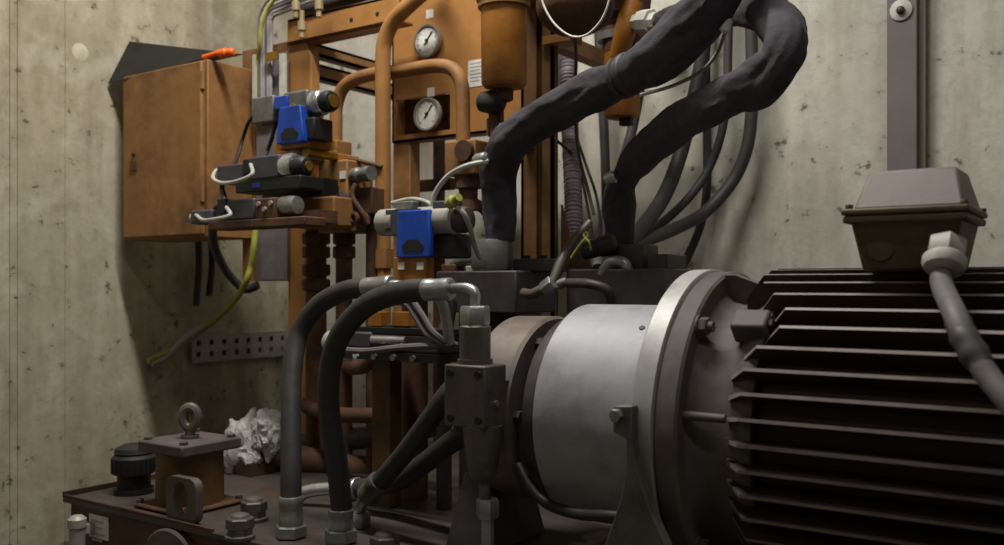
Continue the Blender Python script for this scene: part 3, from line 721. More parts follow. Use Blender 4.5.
# trunking
xa_, xb_ = xs(256, FY-.02), xs(287, FY-.02)
zt_, zb_ = atY(270, 53, FY-.02).z, atY(270, 93, FY-.02).z-.5
t = thing('cable_trunking', 'open pale cable trunking full of grey wires on frame back plate', 'trunking', (xa_, FY-.02, zb_))
mb = MB(); mb.box((xa_, FY-.034, zb_+.42), (xa_+.016, FY-.013, zt_))
build('side_wall', mb, M['trunk_white'], t)
build('side_wall', MB().box((xb_-.022, FY-.03, zb_+.42), (xb_-.003, FY-.013, zt_-.012)), M['trunk_white'], t)
build('back', MB().box((xa_, FY-.018, EYE+.012), (xb_-.002, FY-.0125, zt_-.005)), M['trunk_back'], t)
q = atY(271, 56, FY-.05)
build('cable_tie', MB().box((q.x-.026, FY-.05, q.z-.012), (q.x+.026, FY-.044, q.z+.012)), M['brass'], t, 'yellowish tie across the wires')
xc_, zc_ = xa_+.10, atY(270, 22, FY-.04).z
for k in range(6):
    rk = .022+.0105*(5-k); x_ = xc_-rk; yy = FY-.030
    pts = [V(x_, yy, zb_+.42), V(x_+.003*math.sin(k), yy, zt_-.12), V(x_, yy, zc_)]
    pts += [V(xc_-rk*math.cos(a), yy, zc_+rk*math.sin(a)) for a in (.4, .8, 1.2)]
    pts += [V(xc_+.01, yy, zc_+rk), V(xc_+.2, yy, zc_+rk+.02), V(xc_+.5, yy, zc_+rk+.05)]
    c = build('trunking_cable', MB().tube(pts, .0052, 8, 6), M['trunk_grey'] if k % 3 else M['grey_cable'])
    tag(c, 'grey wire bending out of trunking top, ' + ['nearest the yellow-green one', 'second from the yellow-green one', 'third from the yellow-green one', 'fourth from the yellow-green one', 'fifth from the yellow-green one', 'farthest from the yellow-green one'][k], 'wire', 'wires out of the trunking top')
pts = [V(xa_+.019, FY-.026, zb_+.43), V(xa_+.019, FY-.028, zt_-.03), atY(260, 45, FY-.05), atY(262, 24, FY-.06), atY(270, 5, FY-.06), atY(290, -18, FY-.06), atY(330, -40, FY-.06)]
tag(build('earth_wire', MB().tube(pts, .0065, 10, 8), M['yellow_pale']), 'yellow-green earth wire bending up out of the trunking', 'wire')
# dark tube along top of beam with three clamps
t = thing('header_tube', 'dark tube lying along top of the orange beam with pale fittings', 'pipe', atY(302, 12, FY-.02))
build('tube', MB().tube([atY(300, 11, FY+.03), atY(330, 3, FY+.03), atY(360, -5, FY+.03), atY(420, -20, FY+.03)], .02, 14), M['dark_steel'], t)
for px, py in ((296, 7), (319, 6), (302, 27)):
    q = atY(px, py, FY-.056)
    mb = MB(); mb.lathe(q+V(0,0,.045), (0,0,-1), [(0,.007),(.03,.007),(.03,.012),(.055,.012),(.055,.008),(.075,.008)], 14)
    build('fitting', mb, M['brass_pale'], t, 'pale upright fitting')

# ------------------------------------------------------------------ pipes on the frame
P1Y = 1.80
pts = [V(xs(383, P1Y), P1Y, TZ), atY(383, 250, P1Y), atY(383, 120, P1Y), atY(383, 60, P1Y), atY(385, 40, P1Y), atY(393, 22, P1Y), atY(408, 6, P1Y), atY(424, -8, P1Y+.02), atY(434, -14, P1Y+.1), atY(436, -14, PY-.03)]
t = thing('riser_pipe', 'orange vertical pipe in front of the panel, bending off at top', 'pipe', pts[0])
build('pipe', MB().tube(pts, .0205, 20), M['orange'], t)
build('collar', MB().lathe(atY(383, 268, P1Y), (0,0,1), [(0,.028),(.05,.028)], 6), M['orange_dull'], t)
P2Y = 1.842
pts = [atY(336, 160, P2Y), atY(336, 125, P2Y), atY(337, 104, P2Y), atY(345, 86, P2Y), atY(365, 76, P2Y), atY(400, 71, P2Y), atY(435, 66, P2Y), atY(452, 69, P2Y), atY(461, 82, P2Y), atY(463, 105, P2Y), atY(463, 146, P2Y)]
t = thing('bridge_pipe', 'orange-grey bent pipe passing below the upper gauge like a bridge', 'pipe', pts[0])
build('pipe', MB().tube(pts, .018, 18), M['orange_dull'], t)
q = pts[0]
build('collar', MB().box((q.x-.032, P2Y-.03, q.z+.012), (q.x+.032, P2Y+.03, q.z+.05)), M['orange_dull'], t, bevel=.003)
# junction block at the right end
q = atY(466, 158, P2Y)
t = thing('junction_block', 'small orange block with dark port where the bridge pipe ends', 'block', q)
build('block', MB().box((q.x-.045, P2Y-.03, q.z-.045), (q.x+.05, P2Y+.05, q.z+.04)), M['orange_dull'], t, bevel=.004)
build('port', MB().lathe((q.x+.022, P2Y-.03, q.z+.012), (0,-1,0), [(0,.026),(.014,.026),(.014,.015)], 18), M['rust'], t)
build('lower_fitting', MB().lathe((q.x, P2Y+.01, q.z-.045), (0,0,-1), [(0,.035),(.03,.035),(.03,.024),(.06,.024),(.06,.032),(.085,.032)], 18), M['rust'], t)
build('drop_pipe', MB().tube([V(q.x, P2Y+.01, q.z-.12), atY(478, 205, P2Y+.05), atY(492, 225, P2Y+.08), V(xs(500, 1.9), 1.93, EYE-.05), V(xs(500, 1.9), 1.93, TZ)], .014, 12), M['dark_steel'], t)
build('mounting_bar', MB().box((q.x-.02, P2Y+.05, q.z-.02), (q.x+.02, PY-.001, q.z+.02)), M['orange_dull'], t)

# filters
q = atY(504, 40, 1.80)
zb = atY(504, 84, 1.80).z
t = thing('pressure_filter', 'ochre bowl filter hanging in front of the orange panel', 'filter', (q.x, q.y, zb))
build('bowl', MB().lathe((q.x, 1.8, zb-.012), (0,0,1), [(0,.03),(.004,.047),(.014,.054),(.2,.055)], 36), M['ochre'], t)
zr = atY(504, 8, 1.8).z
build('head', MB().lathe((q.x, 1.8, zr-.004), (0,0,1), [(0,.056),(.003,.062),(.02,.062),(.02,.066),(.12,.066)], 32), M['orange_dull'], t)
build('mounting_arm', MB().box((q.x-.04, 1.8, zr+.05), (q.x+.04, PY-.001, zr+.1)), M['orange_dull'], t)
build('drain_boss', MB().hexa((q.x-.002, 1.8, zb-.008), (q.x-.002, 1.8, zb-.040), .024), M['rust'], t)
build('drain_stem', MB().cyl((q.x-.006, 1.8, zb-.035), (q.x-.006, 1.8, zb-.10), .005), M['rust'], t)
q = atY(491, 104, 1.80)
t = thing('shut_off_valve', 'black-knobbed small valve just below the hanging ochre filter', 'valve', q)
build('knob', MB().lathe(atY(480, 102, 1.79), V(1,-.0,-.12), [(0,.012),(.006,.024),(.03,.028),(.06,.024),(.07,.012)], 22), M['blackmetal'], t)
build('stem', MB().cyl(atY(494, 108, 1.8), atY(496, 142, 1.8), .014), M['rust'], t)
build('body', MB().box(atY(486, 118, 1.79), atY(505, 140, 1.86)), M['orange_dull'], t, bevel=.004)
build('mounting_arm', MB().box((q.x, 1.85, q.z-.09), (q.x+.03, PY-.001, q.z-.06)), M['orange_dull'], t)
p = atY(500, 126, 1.78); build('tag', MB().box((p.x-.006, 1.784, p.z-.008), (p.x+.006, 1.787, p.z+.008)), M['white'], t)
# big dark bowl with wire loop
q = atY(575, -14, 1.80)
rb = .088
t = thing('accumulator_bowl', 'big dark brown round-bottomed bowl at the photo\'s top with white wire below', 'vessel', q)
prof = [(0, .012)] + [(rb*.75*(1-math.cos(a)), rb*math.sin(a)) for a in [PI/2*k/10 for k in range(1, 11)]] + [(rb*.75+.2, rb)]
zbt = atY(575, 36, 1.80).z
build('bowl', MB().lathe((q.x, 1.8, zbt), (0,0,1), prof, 40), M['rust'], t)
build('mounting_arm', MB().box((q.x-.05, 1.85, zbt+.18), (q.x+.02, PY+.05, zbt+.23)), M['rust'], t)
w = [atY(px, py, 1.70) for px, py in ((539,-12),(544,6),(553,22),(565,33),(576,37),(588,34),(600,22),(607,8),(611,-8))]
tag(build('wire_loop', MB().tube(w, .0024, 8, 8), M['white']), 'white wire hanging in a loop round the dark bowl', 'wire')
tag(build('hanging_wire', MB().tube([atY(575, 36, 1.70), atY(576, 60, 1.74), atY(575, 100, 1.8), atY(578, 150, 1.85), atY(588, 190, 1.88), atY(594, 215, 1.88)], .004, 6, 6), M['dark_cable']), 'thin dark wire dropping from the bottom of the white wire loop', 'wire')
# second filter
q = atY(622, 80, 2.1)
zb = atY(622, 119, 2.1).z
t = thing('return_filter', 'ochre filter seen behind the sleeved hose, near the concrete wall', 'filter', (q.x, 2.1, zb))
build('bowl', MB().lathe((q.x, 2.1, zb), (0,0,1), [(0,.03),(.003,.042),(.01,.045),(.2,.045)], 30), M['ochre'], t)
zh = atY(622, 45, 2.1).z
build('head', MB().lathe((q.x, 2.1, zh-.02), (0,0,1), [(0,.046),(.03,.05),(.075,.05),(.09,.07),(.2,.08)], 28), M['rust'], t)
build('side_port', MB().tube([V(q.x+.01, 2.06, zh-.04), V(q.x+.035, 2.05, zh+.02), V(q.x+.05, 2.06, zh+.09)], [.022,.028,.026], 14), M['ochre'], t)
build('outlet_union', MB().lathe(atY(633, 23, 2.05), (atY(660, 21, 2.02)-atY(633, 23, 2.05)), [(0,.016),(.012,.022),(.03,.022),(.03,.030),(.066,.030),(.066,.022),(.085,.022)], 8), M['white'], t, 'pale outlet union')
build('drain_knob', MB().hexa((q.x+.012, 2.1, zb+.004), (q.x+.012, 2.1, zb-.018), .018), M['black'], t)
build('wall_arm', MB().box((q.x-.03, 2.1, zh+.06), (q.x+.03, YB, zh+.1)), M['rust'], t)
build('clamp_ring', MB().lathe((q.x-.01, 2.1, zh+.01), (0,0,1), [(0,.053),(.02,.053)], 24), M['valve_grey'], t)

# ------------------------------------------------------------------ wall hoses at the back
def wallhose(name, label, cat, pts, r, mat, group, sub_=8):
    o = build(name, MB().tube([atY(*q) for q in pts], r, 12, sub_), M[mat]); return tag(o, label, cat, group)
G = 'dark hoses hanging along the concrete wall'
YW = 2.40
wallhose('wall_hose', 'thickest dark hose curving up against wall behind looping sleeve, nearest sleeve', 'hose', [(622,246,1.95),(640,230,2.05),(664,196,2.2),(680,155,2.3),(690,115,2.34),(699,75,2.36),(704,40,2.36),(708,-30,2.36)], .020, 'rubber', G)
wallhose('wall_hose', 'thin dark hose curving up against the wall between two thicker ones', 'hose', [(620,252,1.95),(640,238,2.1),(668,218,2.25),(692,194,2.34),(709,168,2.38),(721,135,2.38),(727,95,2.38),(728,50,2.38),(730,-30,2.38)], .012, 'dark_cable', G)
wallhose('wall_hose', 'widest-swinging grey hose on the concrete wall, outermost of the bunch', 'hose', [(618,256,1.92),(642,242,2.05),(672,230,2.2),(704,213,2.32),(732,182,2.38),(747,148,2.39),(752,105,2.39),(752,60,2.39),(750,-30,2.39)], .017, 'dark_cable', G)
wallhose('wall_hose', 'straight dark cable hanging down the wall, curling under the swinging hoses', 'hose', [(704,-30,2.42),(706,60,2.42),(707,130,2.42),(707,185,2.42),(702,220,2.42),(690,252,2.40),(672,285,2.36)], .012, 'rubber', G)
wallhose('wall_hose', 'slim grey hose hanging straight down near the left edge of looping sleeve', 'hose', [(597,-20,2.40),(600,60,2.40),(604,130,2.40),(606,190,2.40),(606,250,2.38),(604,300,2.3)], .014, 'dark_cable', G)
wallhose('wall_hose', 'slim dark hose hanging just right of the channel post', 'hose', [(560,30,2.40),(562,80,2.40),(568,130,2.40),(570,180,2.40),(572,240,2.38),(574,300,2.3)], .014, 'dark_cable', G)
wallhose('wall_hose', 'grey hose dropping from behind the ochre filter into the looping sleeve foot', 'hose', [(640,90,2.3),(632,130,2.28),(622,165,2.2),(610,205,2.1),(600,245,1.98),(598,268,1.92)], .014, 'grey_cable', G)
def ring(L, a): return 1 + .07*math.sin(L*2*PI/.011)
o = build('corrugated_conduit', MB().tube([atY(568, 60, 2.18), atY(570, 130, 2.14), atY(573, 190, 2.08), atY(574, 238, 2.04)], .023, 16, 40, wrinkle=ring), M['conduit'])
tag(o, 'lilac-grey corrugated conduit hanging right of the channel post', 'conduit')
W = 'thin wires crossing behind the fabric sleeves'
wallhose('thin_wire', 'thin black wire crossing the lilac conduit from the post', 'wire', [(556,140,2.0),(572,155,2.1),(582,180,2.2),(590,220,2.1),(594,245,1.95)], .004, 'black', W)
wallhose('thin_wire', 'thin black wire curving right of the lilac conduit', 'wire', [(566,100,2.2),(576,135,2.2),(586,165,2.2),(596,195,2.15),(600,225,2.0),(596,250,1.9)], .004, 'black', W)
wallhose('thin_wire', 'pale thin wire hanging from sleeve to sleeve in a shallow curve', 'wire', [(640,95,1.56),(672,86,1.6),(700,72,1.62),(716,55,1.62),(724,36,1.58),(728,20,1.56)], .0035, 'pale_cable', W)
wallhose('thin_wire', 'yellow-green wire knotted at the foot of looping sleeve', 'wire', [(571,258,1.69),(577,249,1.69),(583,241,1.69),(588,236,1.70),(586,232,1.71),(584,236,1.70),(589,242,1.69),(591,250,1.70)], .0025, 'yellow', W)
q = atY(726, 26, 1.55)
tag(build('wire_plug', MB().lathe(atY(728, 18, 1.55), atY(723, 36, 1.55)-atY(728, 18, 1.55), [(0,.006),(.004,.01),(.022,.01),(.026,.005)], 12), M['paper']), 'small pale plug on the thin wire between the sleeves', 'plug')

# ------------------------------------------------------------------ wall channel
ch0 = atY(888, 0, YB-.05)
xA, xB = xs(887, YB-.045), xs(917, YB-.045)
t = thing('wall_channel', 'grey upright cable channel fixed to the concrete wall above terminal box', 'channel', ((xA+xB)/2, YB, 0.3))
build('cover', MB().box((xA, YB-.047, .3), (xB, YB-.001, H-.3)), M['channel'], t, bevel=.002)
build('side_flange', MB().box((xB, YB-.03, .3), (xB+.016, YB-.001, H-.3)), M['channel_side'], t)
q = atY(901, 10, YB-.05)
fx = build('washer', MB().lathe((q.x, YB-.046, q.z), (0,-1,0), [(0,.026),(.005,.026),(.007,.023)], 28), M['white'], t, 'round white washer')
sub('bolt_head', MB().sphere((q.x, YB-.056, q.z-.002), .0105, 14), M['grey_steel'], fx)

# ------------------------------------------------------------------ cabinet
CY = 1.68
cx0, cx1 = xs(126, CY), xs(206.5, CY)
cz0, cz1 = atY(206, 237, CY).z, atY(206, 58.5, CY).z
t = thing('control_cabinet', 'orange-brown sheet steel control cabinet beside the left concrete wall', 'cabinet', (cx0, CY, cz0))
build('body', MB().box((cx0, CY+.004, cz0), (cx1, FY-.002, cz1)), M['orange_dull'], t, bevel=.004)
dr = build('door', MB().box((cx0+.004, CY-.014, cz0+.006), (cx1-.006, CY+.003, cz1-.006)), M['orange_dull'], t, bevel=.005)
for k in (.1, .42):
    build('hinge', MB().cyl((cx1-.004, CY-.010, cz0+k), (cx1-.004, CY-.010, cz0+k+.05), .006, n=12), M['orange_dull'], t)
q = atY(134, 166, CY-.014)
lk = sub('lock', MB().box((q.x-.016, CY-.018, q.z-.014), (q.x+.016, CY-.013, q.z+.014)), M['rust'], dr, label='rusty lock plate')
q2 = atY(134, 155, CY-.014)
build('lock_bolt', MB().cyl((q2.x, CY-.02, q2.z), (q2.x, CY-.012, q2.z), .006, n=12), M['black'], t)
build('rear_rail', MB().box((cx0+.02, FY-.004, cz0+.05), (cx1+.10, FY+.02, cz0+.09)), M['orange_dull'], t)
build('rear_rail', MB().box((cx0+.02, FY-.004, cz1-.12), (cx1+.05, FY+.02, cz1-.08)), M['orange_dull'], t)
# tilted cover plate
Bp = V(-2.618, 1.655, atX(109, 84, -2.618).z); Ap = atX(129, 42, -2.618); Cp = atX(243, 55, -2.18); Dp = V(-2.18, 1.70, cz1+.012)
mb = MB(); mb.prism([Bp, Dp, Cp], (0, .004, .003)); mb.prism([Bp, Cp, Ap], (0, .004, .003))
o = build('cover_plate', mb, M['blackmetal'], smooth=False)
tag(o, 'black sheet metal flap standing tilted on top of the cabinet', 'plate')
q = atY(222, 57, 1.70)
t = thing('orange_plug', 'bright orange plastic plug lying on top of the cabinet', 'plug', (q.x, 1.70, cz1))
build('plug_body', MB().lathe(V(q.x-.02, 1.705, cz1+.0145), V(1,.15,0), [(0,.009),(.003,.013),(.028,.014),(.032,.011),(.052,.011),(.056,.007)], 18), M['bright_orange'], t)
build('plug_tail', MB().tube([V(q.x-.02, 1.704, cz1+.018), V(q.x-.05, 1.695, cz1+.012), V(q.x-.07, 1.69, cz1+.009)], .007, 10), M['bright_orange'], t)

# perforated tray on the left wall
XT = XL + .02
p0, p1 = atX(192, 336, XT), atX(284, 360, XT)
ty0, ty1 = p0.y, p1.y+.02; tz1, tz0 = p0.z, p0.z-.092
mb = MB(); nh = 8; hh = tz1-tz0; pit = (ty1-ty0)/nh
for f0_, f1_ in ((0,.20),(.40,.62),(.82,1)): mb.box((XT-.002, ty0, tz0+hh*f0_), (XT, ty1, tz0+hh*f1_))
for k in range(nh+1):
    y0_ = max(ty0, ty0+pit*k-pit*.34); y1_ = min(ty1, ty0+pit*k+pit*.34); mb.box((XT-.0021, y0_, tz0), (XT-.0001, y1_, tz1))
t = thing('perforated_tray', 'perforated grey cable tray fixed low on the shaded left wall', 'tray', (XT, ty0, tz0))
build('plate', mb, M['galv'], t, smooth=False)
build('top_lip', MB().box((XL+.001, ty0, tz1-.002), (XT+.001, ty1, tz1)), M['galv'], t)
build('bottom_lip', MB().box((XL+.001, ty0, tz0), (XT+.001, ty1, tz0+.002)), M['galv'], t)
# earth cable and loose ends by the tray
pts = [atY(254, 246, 1.80), atY(251, 266, 1.80), atY(243, 288, 1.80), atX(228, 308, -2.42), atX(205, 328, -2.56), atX(176, 348, -2.585), atX(148, 361, -2.59)]
pts = [atY(256, 225, 1.81)] + pts
tag(build('earth_cable', MB().tube(pts, .0095, 12, 8), M['yellow']), 'thick yellow-green earth cable sagging to the left wall', 'cable')
pts = [atX(205, 326, -2.53), atX(190, 335, -2.56), atX(180, 343, -2.57), atX(168, 356, -2.585), atX(152, 364, -2.59)]
tag(build('cable_tail', MB().tube(pts, [.010,.016,.013,.012,.01], 12, 8), M['galv']), 'pale frayed cable end beside the yellow-green cable by the tray', 'cable')  # loose cable tail
pts = [atY(213, 222, 1.66), atY(213, 240, 1.68), atY(219, 258, 1.72), atY(230, 276, 1.77), atY(245, 289, 1.82), atY(258, 285, 1.84)]
tag(build('drooping_cable', MB().tube(pts, .0125, 12, 8), M['dark_cable']), 'black cable drooping below the lowest left valve to frame plate', 'cable')
for k, (px, ln) in enumerate(((198, 306), (211, 296))):
    tag(build('wall_cable', MB().tube([atX(px, 236, -2.54), atX(px+1, 265, -2.58), atX(px-2, ln, -2.585)], .011, 10, 8), M['rubber']), ['longer', 'shorter'][k] + ' dark cable hanging under the cabinet in shade', 'cable', 'cables hanging under the cabinet')

# ------------------------------------------------------------------ orange valve manifold with three valves
MY = 1.74
def bxp(px0, py0, px1, py1, y0, y1):
    a_, b_ = atY(px0, py0, y0), atY(px1, py1, y0)
    return MB().box((a_.x, y0, b_.z), (b_.x, y1, a_.z))
t = thing('valve_manifold', 'orange stacked valve manifold on pipe legs in front of the frame', 'manifold', V(xs(335, MY), MY, TZ))
build('main_block', bxp(318, 162, 347, 232, MY-.02, MY+.08), M['orange_dull'], t, bevel=.005)
build('upper_block', bxp(274, 142, 302, 188, MY-.05, MY+.04), M['ochre'], t, bevel=.004)
build('lower_block', bxp(290, 199, 334, 226, MY-.10, MY-.022), M['orange_dull'], t, 'rusty orange lower block', bevel=.005)
build('cap_plate', bxp(320, 155, 338, 161, MY-.02, MY+.06), M['orange'], t, bevel=.002)
build('thin_pipe', MB().tube([atY(338, 158, MY+.02), atY(356, 160, MY+.02), atY(382, 167, MY+.04)], .006, 10), M['rust'], t)
build('link_plate', bxp(262, 189, 322, 199, MY-.08, MY-.01), M['black'], t)
for px, py, r_ in ((306,152,.022),(356,218,.016),(340,222,.014)):
    q = atY(px, py, MY-.03); build('port_plug', MB().lathe(V(q.x, MY+.01, q.z), (0,-1,0), [(0,r_),(.05,r_),(.052,r_*.6),(.045,r_*.5)], 18), M['rust'], t)
for px, r_ in ((308,.028),(336,.022)):
    xx = xs(px, MY); zt = EYE+.17
    build('pipe_leg', MB().cyl((xx, MY+.03, TZ), (xx, MY+.03, zt), r_), M['rust'], t)
    for py in (238, 252, 270, 285):
        if px == 308 or py < 260:
            zz = atY(px, py, MY).z; build('pipe_nut', MB().hexa((xx, MY+.03, zz-.016), (xx, MY+.03, zz+.016), r_*1.4), M['rust'], t)
q = atY(343, 175, MY-.02); build('sticker', MB().box((q.x-.010, MY-.0225, q.z-.010), (q.x+.010, MY-.019, q.z+.010)), M['paper'], t, 'tiny white sticker')
# fittings right of the manifold
t = thing('check_valve', 'grey and rusty valve fittings clustered beside the orange riser pipe', 'valve', atY(365, 200, MY))
mb = MB(); q = atY(352, 176, MY)
mb.lathe(q, (1,-.1,.02), [(0,.014),(.01,.02),(.03,.02),(.035,.015),(.05,.015),(.055,.02),(.075,.019)], 20)
build('adjuster', mb, M['valve_grey'], t)
build('body', bxp(356, 188, 372, 214, MY, MY+.05), M['rust'], t, bevel=.004)
q = atY(346, 200, MY-.03); build('cap', MB().lathe(V(q.x, MY-.02, q.z), (-.2,-1,0), [(0,.018),(.03,.018),(.034,.014)], 18), M['coil'], t)
q = atY(356, 184, MY-.02); build('lever', MB().tube([q, atY(352,196,MY-.03), atY(362,212,MY-.03), atY(368,224,MY-.02)], .007, 10), M['rust'], t)
build('tail_pipe', MB().cyl(atY(372, 212, MY+.04), V(xs(372, MY+.04), MY+.04, TZ), .016), M['rust'], t)

def solenoid(name, label, x0, x1, yc, zc, r, blue, grp='directional valves on the left manifold'):
    """valve lying along X: connector side at x0, end cap at x1"""
    t = thing(name, label, 'valve', (x0, yc, zc-r), grp); L = x1-x0
    build('end_block', MB().box((x0, yc-r*1.05, zc-r*1.15), (x0+L*.30, yc+r, zc+r*.95)), M['valve_grey'], t, bevel=.004)
    build('coil', MB().box((x0+L*.42, yc-r*.95, zc-r*.9), (x0+L*.74, yc+r, zc+r)), M['valve_grey'], t, bevel=.006)
    build('end_cap', MB().lathe(V(x0+L*.74, yc, zc), (1,0,0), [(0,r*.7),(0,r*.98),(L*.09,r),(L*.11,r*.9),(L*.12,r*.75)], 28), M['chrome'], t, 'bright end ring')
    kn = build('end_knob', MB().lathe(V(x0+L*.855, yc, zc), (1,0,0), [(0,r*.8),(L*.07,r*.85),(L*.10,r*.75),(L*.11,r*.5)], 24), M['black'], t, 'dark end knob')
    sub('knob_button', MB().cyl((x0+L*.955, yc, zc), (x0+L*.975, yc, zc), r*.5, n=18), M['brass'], kn)
    return t
# upper blue valve
yv = 1.62
xa, xb = xs(262, yv), xs(336, yv); zv = atY(300, 106, yv).z
t = solenoid('solenoid_valve', 'blue-fronted solenoid valve, topmost on the left manifold', xa, xb, yv, zv, .032, True)
def bluefront(t, px0, px1, pyt, pyb, Y, dep, cap=True, slope=.012):
    a_, b_ = atY(px0, pyt, Y), atY(px1, pyb, Y)
    mb = MB(); mb.prism([V(a_.x+slope, Y, a_.z), V(b_.x-slope, Y, a_.z), V(b_.x, Y, b_.z+.02), V(b_.x, Y, b_.z), V(a_.x, Y, b_.z), V(a_.x, Y, b_.z+.02)], (0, dep, 0))
    bl = build('blue_cover', mb, M['blue'], t, 'bright blue trapezoid cover plate', bevel=.003)
    cx_ = (a_.x+b_.x)/2; zz = b_.z + (a_.z-b_.z)*.24; w_ = (b_.x-a_.x)*.27
    sub('emblem', MB().prism([V(cx_-w_, Y-.0015, zz-.012), V(cx_+w_, Y-.0015, zz-.012), V(cx_+w_*1.2, Y-.0015, zz), V(cx_+w_*.6, Y-.0015, zz+.014), V(cx_-w_*.6, Y-.0015, zz+.014), V(cx_-w_*1.2, Y-.0015, zz)], (0,.0025,0)), M['black'], bl)
    return bl
bluefront(t, 276, 303, 108, 141, 1.572, .03)
build('core', MB().box((atY(279,110,1.6).x, 1.6, atY(279,139,1.6).z), (atY(303,110,1.6).x, 1.67, atY(303,112,1.6).z)), M['valve_grey'], t)
a_ = atY(279, 98, 1.60); b_ = atY(292, 109, 1.60)
build('blue_collar', MB().box((a_.x, 1.583, b_.z), (b_.x, 1.66, a_.z)), M['blue'], t, 'blue collar', bevel=.003)
q = atY(292, 106, 1.58); build('brass_screw', MB().cyl((q.x, 1.588, q.z), (q.x, 1.578, q.z), .007, n=12), M['brass'], t)
build('valve_body', bxp(304, 118, 314, 139, 1.585, 1.65), M['black'], t, bevel=.004)
build('lower_stub', bxp(262, 117, 275, 124, 1.60, 1.68), M['dark_steel'], t, bevel=.002)
for px in (287, 300):
    q = atY(px, 150, 1.60); build('mounting_boss', MB().cyl((q.x, 1.62, q.z), (q.x, 1.72, q.z+.0), .014), M['paper'] if px == 287 else M['brass'], t)
build('sub_plate', bxp(277, 140, 308, 146, 1.59, 1.68), M['ochre'], t)
# middle valve
yv = 1.58
xa, xb = xs(219, yv), xs(307, yv); zv = atY(280, 168, yv).z
t = thing('solenoid_valve', 'charcoal solenoid valve with bright round end, middle of the left manifold', 'valve', (xa, yv, zv-.04), 'directional valves on the left manifold')
Lx = xb-xa
build('coil', MB().box((xa+Lx*.07, yv-.026, zv-.03), (xa+Lx*.40, yv+.026, zv+.018)), M['coil'], t, bevel=.004)
build('coil', MB().box((xa+Lx*.46, yv-.030, zv-.028), (xa+Lx*.80, yv+.03, zv+.03)), M['coil'], t, bevel=.005)
build('rail', MB().box((xa+Lx*.30, yv-.028, zv-.058), (xa+Lx*1.02, yv+.05, zv-.026)), M['black'], t, bevel=.003)
mk = MB(); mk.box((xa+Lx*.50, yv-.0295, zv-.048), (xa+Lx*.58, yv-.0275, zv-.036)); build('blue_tag', mk, M['blue'], t, 'small blue tag')
build('end_cap', MB().lathe(V(xa+Lx*.79, yv, zv), (1,0,0), [(0,.02),(0,.033),(.02,.034),(.035,.030),(.036,.02)], 28), M['chrome'], t, 'bright end ring')
kn = build('end_knob', MB().lathe(V(xa+Lx*.79+.034, yv, zv-.002), (1,0,0), [(0,.027),(.03,.026),(.038,.02),(.04,.012)], 24), M['black'], t)
sub('knob_button', MB().cyl((xa+Lx*.79+.072, yv, zv-.002), (xa+Lx*.79+.078, yv, zv-.002), .012, n=16), M['brass'], kn)
q = V(xa+Lx*.44, yv-.02, zv+.012)
build('connector', MB().box((xa+Lx*.39, yv-.03, zv-.012), (xa+Lx*.47, yv+.02, zv+.026)), M['black'], t, bevel=.003)
build('lead', MB().tube([V(xa+Lx*.50, yv-.034, zv+.010), atY(252, 174, yv-.06), atY(238, 181, yv-.07), atY(222, 183, yv-.06), atY(213, 178, yv-.04), atY(217, 170, yv-.02), V(xa+Lx*.08, yv-.01, zv-.006)], .005, 10), M['pale_cable'], t, 'pale looped lead')
build('drop_lead', MB().tube([V(xa+Lx*.05, yv, zv-.01), atY(222, 188, yv), atY(224, 200, yv-.02), atY(214, 210, yv-.04)], .007, 8), M['black'], t)
build('mounting_stub', MB().box((xa+Lx*.7, yv+.03, zv-.05), (xa+Lx*.9, MY+.02, zv-.02)), M['black'], t)
# lowest valve
yv = 1.55
xa, xb = xs(196, yv), xs(302, yv); zv = atY(270, 207, yv).z
t = thing('solenoid_valve', 'charcoal and rusty solenoid valve with slim end, lowest of the left manifold', 'valve', (xa, yv, zv-.04), 'directional valves on the left manifold')
Lx = xb-xa
build('coil', MB().box((xa+Lx*.02, yv-.025, zv-.034), (xa+Lx*.24, yv+.025, zv+.002)), M['coil'], t, bevel=.005)
build('coil', MB().box((xa+Lx*.36, yv-.03, zv-.03), (xa+Lx*.66, yv+.03, zv+.022)), M['coil'], t, bevel=.005)
build('rail', MB().box((xa+Lx*.22, yv-.03, zv-.052), (xa+Lx*1.10, yv+.04, zv-.030)), M['rust'], t, 'rusty bottom rail', bevel=.003)
build('rusty_body', MB().box((xa+Lx*.66, yv-.028, zv-.032), (xa+Lx*.84, yv+.03, zv+.020)), M['rust'], t, 'rusty middle section', bevel=.004)
for k in range(3):
    q = V(xa+Lx*(.70+.055*k), yv-.028, zv+.006-.014*(k % 2)); build('screw', MB().cyl(q, q+V(0,-.006,0), .006, n=12), M['galv'], t)
build('end_cap', MB().lathe(V(xa+Lx*.84, yv, zv), (1,0,0), [(0,.016),(0,.023),(.03,.024),(.05,.021),(.052,.012)], 24), M['zinc'], t, 'slim bright end cap')
build('connector', MB().box((xa+Lx*.32, yv-.034, zv-.012), (xa+Lx*.40, yv+.02, zv+.026)), M['black'], t, bevel=.003)
build('lead', MB().tube([V(xa+Lx*.42, yv-.036, zv+.002), atY(230, 215, yv-.06), atY(216, 219, yv-.07), atY(203, 220, yv-.05), atY(196, 215, yv-.02), V(xa+Lx*.03, yv-.01, zv-.014)], .005, 10), M['pale_cable'], t, 'pale looped lead')
build('plug', MB().lathe(V(xa+Lx*.02, yv, zv-.016), (-1,0,0), [(0,.015),(.02,.014),(.024,.008)], 14), M['pale_cable'], t)
build('mounting_stub', MB().box((xa+Lx*.8, yv+.03, zv-.04), (xa+Lx*1.05, MY-.09, zv-.01)), M['rust'], t)
tag(build('signal_wire', MB().tube([atY(262, 112, 1.62), atY(250, 120, 1.63), atY(243, 138, 1.64), atY(238, 155, 1.62), atY(234, 166, 1.59)], .005, 8), M['black']), 'thin black wire from topmost blue valve down to middle valve', 'wire', 'thin black wires of the left valves')
